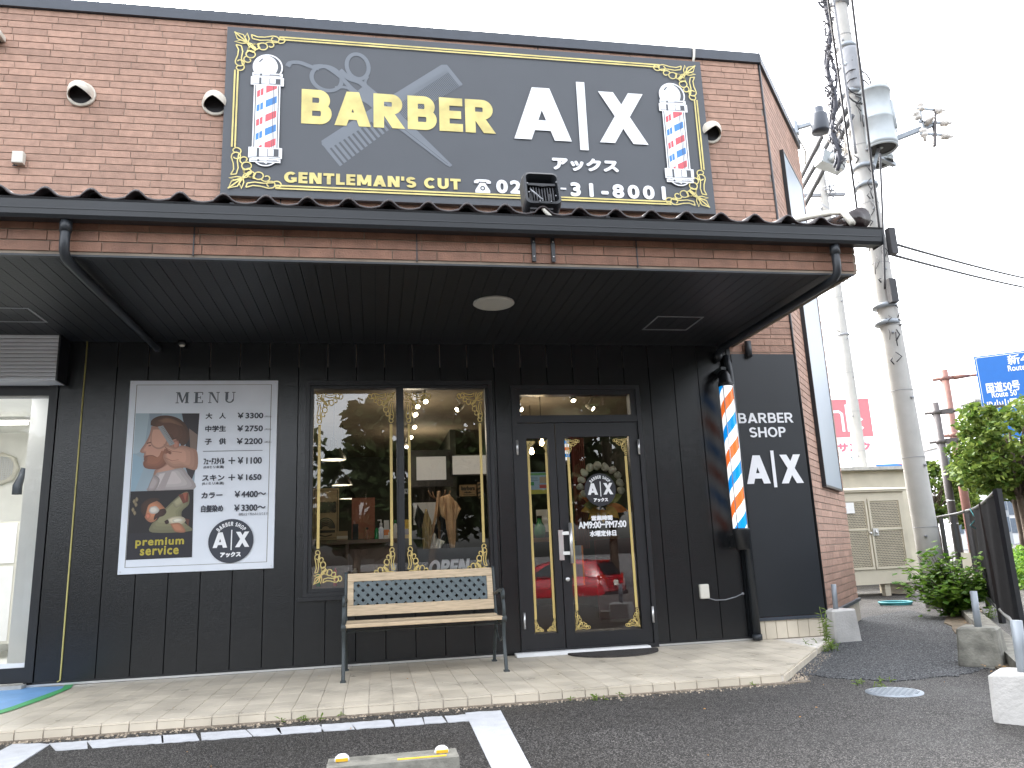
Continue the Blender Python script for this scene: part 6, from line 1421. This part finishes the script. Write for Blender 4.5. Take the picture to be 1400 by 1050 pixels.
# shrub in front of the fence
c_ = onZ(1303,842,ZG); t = empty('shrub', (c_.x,c_.y,ZG), 'bushy bright green shrub growing in front of the black fence', 'shrub'); rg = random.Random(15); mb = MB(); ml = MB()
pc = onZ(1306,843,ZG)
for i in range(60):
    a = rg.uniform(0,6.28); rr_ = .50*rg.random()**.6; h_ = rg.uniform(.25,.80)*(1-.4*rr_); e_ = Vector((pc.x+rr_*1.25*math.cos(a), pc.y+rr_*math.sin(a), ZG+h_)); mb.tube([(pc.x+.05*math.cos(a),pc.y+.05*math.sin(a),ZG),(pc.x+rr_*.5*math.cos(a),pc.y+rr_*.4*math.sin(a),ZG+h_*.6),e_], [.008,.006,.003], 5)
    for k in range(34):
        q = Vector((pc.x,pc.y,ZG)).lerp(e_, rg.uniform(.35,1.05))+Vector((rg.gauss(0,.06),rg.gauss(0,.06),rg.gauss(0,.05))); u = Vector((rg.uniform(-1,1),rg.uniform(-1,1),rg.uniform(-.5,.4))).normalized(); v = u.cross(Vector((rg.uniform(-.4,.4),rg.uniform(-.4,.4),1))).normalized(); L = rg.uniform(.06,.105)
        ml.add([q,q+u*L*.45+v*L*.42,q+u*L,q+u*L*.45-v*L*.42,q+u*L*.5+Vector((0,0,.008))], [(0,4,1),(1,4,2),(2,4,3),(3,4,0)])
mb.build('stems', K['bark'], t); ml.build('leaves', K['leafs'], t)
def weed(px, py, h_, n, lab, seed, spread=.06):
    rg = random.Random(seed); c_ = onZ(px, py, ZG); t = empty('weed', c_, lab, 'plant', 'weeds by the step'); ms = MB(); ml = MB()
    for i in range(n):
        a = rg.uniform(0,6.28); hh = h_*rg.uniform(.4,1); b = c_+Vector((rg.uniform(-1,1)*spread*.5,rg.uniform(-1,1)*spread*.5,0)); e_ = b+Vector((spread*math.cos(a)*hh*2,spread*math.sin(a)*hh*2,hh)); ms.tube([b,b.lerp(e_,.5)+Vector((0,0,.02)),e_], .003, 4)
        for k in range(int(5+hh*36)):
            q = b.lerp(e_, rg.uniform(.05,1)); an = rg.uniform(0,6.28); u = Vector((math.cos(an),math.sin(an),rg.uniform(-.2,.7))).normalized(); v = u.cross(Vector((0,0,1))).normalized(); L = rg.uniform(.05,.10)*(.5+hh)
            ml.add([q,q+u*L*.5+v*L*.12,q+u*L+Vector((0,0,-L*.2)),q+u*L*.5-v*L*.12], [(0,1,2,3)])
    ms.build('stems', K['leafy'], t); ml.build('leaves', K['leafy'], t)
weed(1131,884,.36,7,'tall yellow green weed between the step corner and the white block',3,.05); weed(1124,890,.10,14,'tuft of low grass at the foot of the tall weed',4,.25); weed(1205,938,.04,6,'tiny weed at the rim of the manhole cover',5,.3)
weed(1345,845,.16,16,'low bright weeds beside the shrub by the fence',6,.25)
for i, (px, py) in enumerate(((413,988),(461,981),(835,951),(797,955),(1031,935))): weed(px, py, .035, 4, ('tiny weed in the step joint below the bench, left of the next one','tiny weed in the step joint below the bench end','tiny weed at the step foot left of the doormat line','tiny weed at the step foot below the door','tiny weed at the step foot near the chamfered corner')[i], 30+i, .25)
# fallen leaves and litter
mb = MB(); rg = random.Random(44)
for i in range(130):
    if i < 90: q = A_.lerp(M_, rg.uniform(-.2,.55))-nf*rg.uniform(.08,.36); z = ZG+.03
    else: q = Vector((rg.uniform(-2,4), rg.uniform(-4.5,-.2), 0)); z = .006 if q.y > -1.8 and q.x < 2.7 else ZG+.012
    s_ = rg.uniform(.008,.02) if i < 90 else rg.uniform(.004,.009); a = rg.uniform(0,6.28); mb.add([(q.x+s_*math.cos(a),q.y+s_*math.sin(a),z),(q.x-s_*.4*math.sin(a),q.y+s_*.4*math.cos(a),z+.004),(q.x-s_*math.cos(a),q.y-s_*math.sin(a),z),(q.x+s_*.4*math.sin(a),q.y-s_*.4*math.cos(a),z+.002)], [(0,1,2,3)])
tag(mb.build('leaf_litter', K['leafo']), kind='stuff')
# ------------------------------------------------------------------ road sign
D0 = 25
t = empty('road_sign', atD(1318,690,D0)*1.0, 'blue overhead road sign with white Japanese lettering on a brown post', 'road sign')
pb = atD(1290,508,D0); px2, py2 = pb.x, pb.y
mb = MB(); mb.tube([(px2,py2,ZG),(px2,py2,pb.z+.05)], .125, 14); mb.build('post', K['redpole'], t)
su = Vector((math.cos(R(-34)), math.sin(R(-34)), 0)); sn = Vector((su.y,-su.x,0)); sn = -sn if sn.y > 0 else sn
def ons(px, py): return onplane(px, py, Vector((px2,py2,0))+sn*.18, sn)
bl = ons(1331,488); bl2 = ons(1345,610); sx = (bl-Vector((px2,py2,bl.z))); 
o_ = Vector((bl.x,bl.y,0)); zT = bl.z; zB = zT-2.75; Ls = 3.6
cpt = o_+su*(Ls/2)
mb = MB(); mb.obox(cpt+Vector((0,0,(zT+zB)/2)), su, sn, (0,0,1), Ls/2, .02, (zT-zB)/2); mb.build('board', K['signblue'], t)
F = Flat(o_+sn*.021, su, (0,0,1), sn, lift=.003)
F.stroke([(.05,zB+.05),(Ls-.05,zB+.05),(Ls-.05,zT-.05),(.05,zT-.05)], .022, K['wprint'], closed=True)
def ts(s, a, b, h_, bold=.008):
    p = ons(*a); q = ons(*b); x0 = (p-o_).dot(su); x1 = (q-o_).dot(su); text(F, s, x0, p.z-h_, x1, p.z, K['wprint'], bold=bold)
ts('国道50号', (1347,524), (1393,520), .33, .006); ts('Route 50', (1355,536), (1389,533), .19, .003); ts('新4号', (1376,486), (1420,483), .32, .006); ts('Route 4', (1377,500), (1408,497), .19, .003); ts('JR小山駅東口', (1347,548), (1412,544), .32, .005)
F.build('lettering', t)
mb = MB()
for z, f_ in ((zT-.55,0),(zB+.35,0)):
    a = Vector((px2,py2,z)); mb.tube([a-su*.35, a+su*.3], .06, 10); mb.tube([a+su*.25,a+su*.7], [.085,.05], 10); mb.tube([a+su*.6, a+su*4.0], .05, 10)
    mb.lathe([(.15,-.07),(.16,0),(.15,.07)], (px2,py2,z), n=14)
    mb.build('arm', K['redpole'], t); mb = MB()
t = empty('sign_post', atD(1305,700,21), 'dark brown steel post with side arms standing before the brown sign post', 'post'); pb2 = atD(1278,553,21)
mb = MB(); mb.tube([(pb2.x,pb2.y,ZG),(pb2.x,pb2.y,pb2.z+.05)], .10, 14); mb.build('post', K['brpole'], t); mb = MB()
for z, L in ((pb2.z-.22,1.6),(pb2.z-1.02,.55)):
    a = Vector((pb2.x,pb2.y,z)); mb.tube([a-su*.28,a+su*L], .045, 10); mb.lathe([(.12,-.06),(.13,0),(.12,.06)], (pb2.x,pb2.y,z), n=14); mb.bar(a+su*.12, a+su*.4, .13, .13)
    mb.build('arm', K['brpole'], t); mb = MB()
for z in (pb2.z-1.9,pb2.z-2.6,pb2.z-3.2): mb.lathe([(.102,-.012),(.105,0),(.102,.012)], (pb2.x,pb2.y,z), n=14)
mb.each('band', K['silver'], t)
# pink billboard, small billboard, far buildings
Db = 60; c0 = atD(1136,547,Db); c1 = atD(1186,547,Db); bz = atD(1150,600,Db).z; bz2 = atD(1150,627,Db).z
t = empty('billboard', Vector((c0.x,c0.y,ZG)), 'faded pink billboard with white letters nk over a white strip reading san in katakana', 'billboard')
bu = Vector((math.cos(YAW),-math.sin(YAW),0)); bn = Vector((-bu.y*-1, 0, 0)); bn = Vector((-math.sin(YAW),-math.cos(YAW),0)); bo = c0-bu*2.2; bo.z = 0; LB = 5.05
mb = MB(); mb.obox(bo+bu*(LB/2)+Vector((0,0,(c0.z+bz)/2)), bu, bn, (0,0,1), LB/2, .15, (c0.z-bz)/2); mb.build('upper_panel', K['pink'], t)
mb = MB(); mb.obox(bo+bu*(LB/2)+Vector((0,0,(bz+bz2)/2)), bu, bn, (0,0,1), LB/2, .15, (bz-bz2)/2-.005); mb.build('lower_panel', K['white'], t)
F = Flat(bo+bn*.151, bu, (0,0,1), bn, lift=.01)
def rel(px, py): q = onplane(px, py, bo+bn*.15, bn); return ((q-bo).dot(bu), q.z)
a = rel(1139,574); b = rel(1159,590); F.stroke([(a[0]-.1,b[1]),(a[0]-.1,a[1]+.45),(a[0]+.1,a[1]+.62),(a[0]+.5,a[1]+.62),(a[0]+.72,a[1]+.45),(a[0]+.72,b[1])], .2, K['wprint'])
x = a[0]+1.12; F.stroke([(x,b[1]),(x,a[1]+1.15)], .2, K['wprint']); F.ring(x+.62, (a[1]+b[1])/2+.1, .55, .5, .2, K['wprint'], a0=30, a1=330)
p0 = rel(1144,606); p1 = rel(1173,617); text(F, 'サンク', p0[0], p1[1], p1[0]+1.0, p0[1], M('print_pink', (.6,.15,.2), .5), bold=.05)
F.build('lettering', t); mb = MB(); mb.tube([tuple(bo+bu*3.4)[:2]+(ZG,), tuple(bo+bu*3.4)[:2]+(bz2,)], .28, 14); mb.build('pillar', K['transf'], t)
q = atD(1206,655,45); t = empty('roadside_sign', Vector((q.x,q.y,ZG)), 'small blue and red striped roadside sign seen left of the near pole', 'sign'); z0 = q.z-.4; z1 = q.z+.85
so_ = Vector((q.x-.2,q.y,0)); mb = MB(); mb.obox(so_+bu*.9+Vector((0,0,(z0+z1)/2)), bu, bn, (0,0,1), 1.0, .08, (z1-z0)/2); mb.build('face', K['pink'], t); F = Flat(so_+bn*.085-bu*.1, bu, (0,0,1), bn, lift=.01)
F.poly([(.0,z0+.5),(.0,z1),(1.2,z1),(2,z1-.25),(2,z1-.45),(1.1,z1-.3)], K['blue']); F.poly([(.3,z0+.35),(1.2,z0+.75),(2,z0+.7),(2,z0+.5),(1.2,z0+.5),(.4,z0+.2)], K['wprint']); F.build('print', t)
mb = MB(); mb.tube([(so_.x+.9,so_.y,ZG),(so_.x+.9,so_.y,z0)], .12, 10); mb.build('pillar', K['transf'], t)
wb = M('pale_facade', (.62,.63,.65), .7, var=.05); winm = M('far_window', (.12,.15,.19), .2)
def building(px0, px1, pyt, D, lab, rows_, colsn, mm=None, depth=2.5):
    a = atD(px0, pyt, D); b = atD(px1, pyt, D); u = (b-a); u.z = 0; L = u.length; u.normalize(); n2 = Vector((u.y,-u.x,0)); n2 = n2 if n2.y < 0 else -n2
    t = empty('building', Vector((a.x,a.y,ZG)), lab, 'building', 'far buildings along the road'); H_ = a.z
    m_ = MB(); m_.obox(Vector((a.x,a.y,0))+u*(L/2)-n2*(depth/2)+Vector((0,0,(H_+ZG)/2)), u, n2, (0,0,1), L/2, depth/2, (H_-ZG)/2); m_.build('wall', mm or wb, t)
    m_ = MB(); m_.obox(Vector((a.x,a.y,0))+u*(L/2)-n2*(depth/2)+Vector((0,0,H_+.12)), u, n2, (0,0,1), L/2+.15, depth/2+.15, .12); m_.build('roof', K['conc'], t)
    for r_ in range(rows_):
        for c2 in range(colsn):
            m_ = MB(); x = L*(c2+.5)/colsn; z = ZG+1.2+(H_-ZG-1.6)*(r_+.3)/rows_; m_.obox(Vector((a.x,a.y,0))+u*x+n2*.03+Vector((0,0,z)), u, n2, (0,0,1), L/colsn*.32, .04, min(.7,(H_-ZG)/rows_*.3)); m_.build('window', winm, t)
building(1334,1352,548,70,'grey office block rising behind the blue sign',6,2,K['curtaing'])
building(1283,1300,612,55,'narrow pale tiled block behind the dark post',5,2)
building(1140,1240,668,85,'long low white building under the pink billboard',1,6)
building(1255,1360,688,90,'low white roadside building behind the small trees',1,6)
building(1362,1440,672,75,'white shop building at the far right behind the trees',2,3)
# low greenery behind the viewer side of the road is only seen mirrored in the shop glass
tt = [(-9.5,-27,6,2.6),(2.4,-27,12.5,3.8),(6.0,-29,11.5,3.8),(10.5,-27,12.5,4.2),(15.5,-29,11,4.2),(20.5,-27,12,4.4),(26,-30,12,4.6),(-15,-30,9,3.6),(-.9,-30.5,7.2,2.0),(-4.3,-32,9.5,3.2),(32,-28,12,4.6)]
for i, (x, y, H_, cr) in enumerate(tt):
    tree(0,0,0,-.9,H_,cr,('dark roadside tree across the road, %s'%('small one far left','tallest one opposite the window','one left of the door line','one opposite the door','one opposite the right siding','big one beyond the car','broad one toward the right end','broad one toward the left end','slender one beside the gap of sky','sparse bare-branched one in the gap of sky','outermost one on the right')[i]), n=(70 if i == 9 else 80 if H_ > 8 else 45), leaf_n=(7 if i == 9 else 38), size=.36, name='roadside_tree', mat_='leafd', seed=60+i, trunk=.22, crz=H_*.44, x=x, y=y, group='trees across the road')
# ------------------------------------------------------------------ red hatchback across the forecourt, seen mirrored in the door
t = empty('parked_car', (6.05,-18.6,-.9), 'red five-door hatchback on the road, mirrored in the door glass', 'car')
fx = Vector((-.74,-.67,0)).normalized(); fy = Vector((-fx.y,fx.x,0)); co = Vector((6.05,-18.6,-.9))
def C3(l, w_, h_): return co+fx*l+fy*w_+Vector((0,0,h_))
prof = [(-1.95,.42,.52,.78),(-1.90,.30,.95,.83),(-1.70,.22,1.02,.85),(-1.2,.22,1.03,.855),(0,.22,1.0,.86),(1.0,.22,.95,.855),(1.55,.22,.85,.83),(1.85,.28,.72,.76),(1.98,.38,.58,.66)]
mb = MB(); mb.smooth = True; N = 10; vs = []; fs = []
for l, zb2, zt2_, hw in prof:
    ring = [(-hw*.92,zb2),(-hw,zb2+.12),(-hw,zt2_-.22),(-hw*.93,zt2_-.03),(-hw*.7,zt2_),(hw*.7,zt2_),(hw*.93,zt2_-.03),(hw,zt2_-.22),(hw,zb2+.12),(hw*.92,zb2)]
    vs += [C3(l, a, b) for a, b in ring]
for i in range(len(prof)-1):
    for j in range(N): fs.append((i*N+j,i*N+(j+1)%N,(i+1)*N+(j+1)%N,(i+1)*N+j))
fs += [tuple(range(N)), tuple((len(prof)-1)*N+j for j in range(N-1,-1,-1))]; mb.add(vs, fs)
cab_ = [(-1.86,.96,.70,1.0),(-1.52,1.0,.66,1.47),(-.9,1.0,.66,1.53),(.1,1.0,.66,1.50),(.55,.98,.68,1.40),(1.15,.94,.74,1.0)]
vs = []; fs = []
for l, zb2, hw, zt2_ in cab_: vs += [C3(l,-.80,zb2),C3(l,-hw,zt2_-.06),C3(l,-hw+.12,zt2_),C3(l,hw-.12,zt2_),C3(l,hw,zt2_-.06),C3(l,.80,zb2)]
for i in range(len(cab_)-1):
    for j in range(5): fs.append((i*6+j,i*6+j+1,(i+1)*6+j+1,(i+1)*6+j))
fs += [(0,1,2,3,4,5)]; mb.add(vs, fs); mb.build('body', K['carred'], t, recalc=True)
mb = MB()
for s_ in (-1,1):
    for L in ([(-1.30,1.03),(-1.18,1.38),(-.45,1.42),(-.42,1.03)],[(-.36,1.03),(-.38,1.42),(.12,1.40),(.72,1.03)]):
        mb.add([C3(l, s_*(.812-.15*max(0,(h_-1.0)/.5)*1.0+.012), h_) for l, h_ in L], [(0,1,2,3)])
mb.add([C3(-1.875,-.60,1.04),C3(-1.875,.60,1.04),C3(-1.60,.54,1.41),C3(-1.60,-.54,1.41)], [(0,1,2,3)]); mb.build('window', K['carglass'], t)
for s_ in (-1,1):
    mb = MB(); mb.extrude([C3(-1.86,s_*.62,.78),C3(-1.93,s_*.62,.80),C3(-1.90,s_*.74,1.02),C3(-1.80,s_*.80,1.05),C3(-1.78,s_*.845,.80)], (0,0,.02)); mb.add([C3(-1.945,s_*.60,.72),C3(-1.80,s_*.87,.72),C3(-1.74,s_*.87,1.02),C3(-1.90,s_*.64,1.03)], [(0,1,2,3)]); mb.build('tail_light', K['tail'], t)
    for l in (-1.25,1.28):
        c_ = C3(l, s_*.74, .31); mb = MB(); mb.lathe([(.20,-.09),(.30,-.09),(.315,-.05),(.315,.05),(.30,.09),(.20,.09)], c_, fy*s_, 24); o = mb.build('wheel', K['tyre'], t); mb = MB()
        for k in range(5): a = 2*math.pi*k/5; mb.bar(c_+fy*s_*.1, c_+fy*s_*.1+fx*(.19*math.cos(a))+Vector((0,0,.19*math.sin(a))), .045, .02)
        mb.lathe([(.19,.085),(.205,.1)], c_, fy*s_, 24, caps=False); mb.lathe([(.05,.09),(.05,.11)], c_, fy*s_, 12); mb.build('rim', K['alloy'], o)
mb = MB(); mb.add([C3(-1.965,-.17,.70),C3(-1.965,.17,.70),C3(-1.96,.17,.86),C3(-1.96,-.17,.86)], [(0,1,2,3)]); mb.build('number_plate', K['iviry'], t)
mb = MB(); mb.bar(C3(-1.6,-.35,1.47), C3(-1.6,.35,1.47), .06, .03); mb.build('brake_light', K['tail'], t)
mb = MB(); mb.bar(C3(-1.98,-.75,.42), C3(-1.98,.75,.42), .06, .18); mb.build('bumper', K['frame'], t)
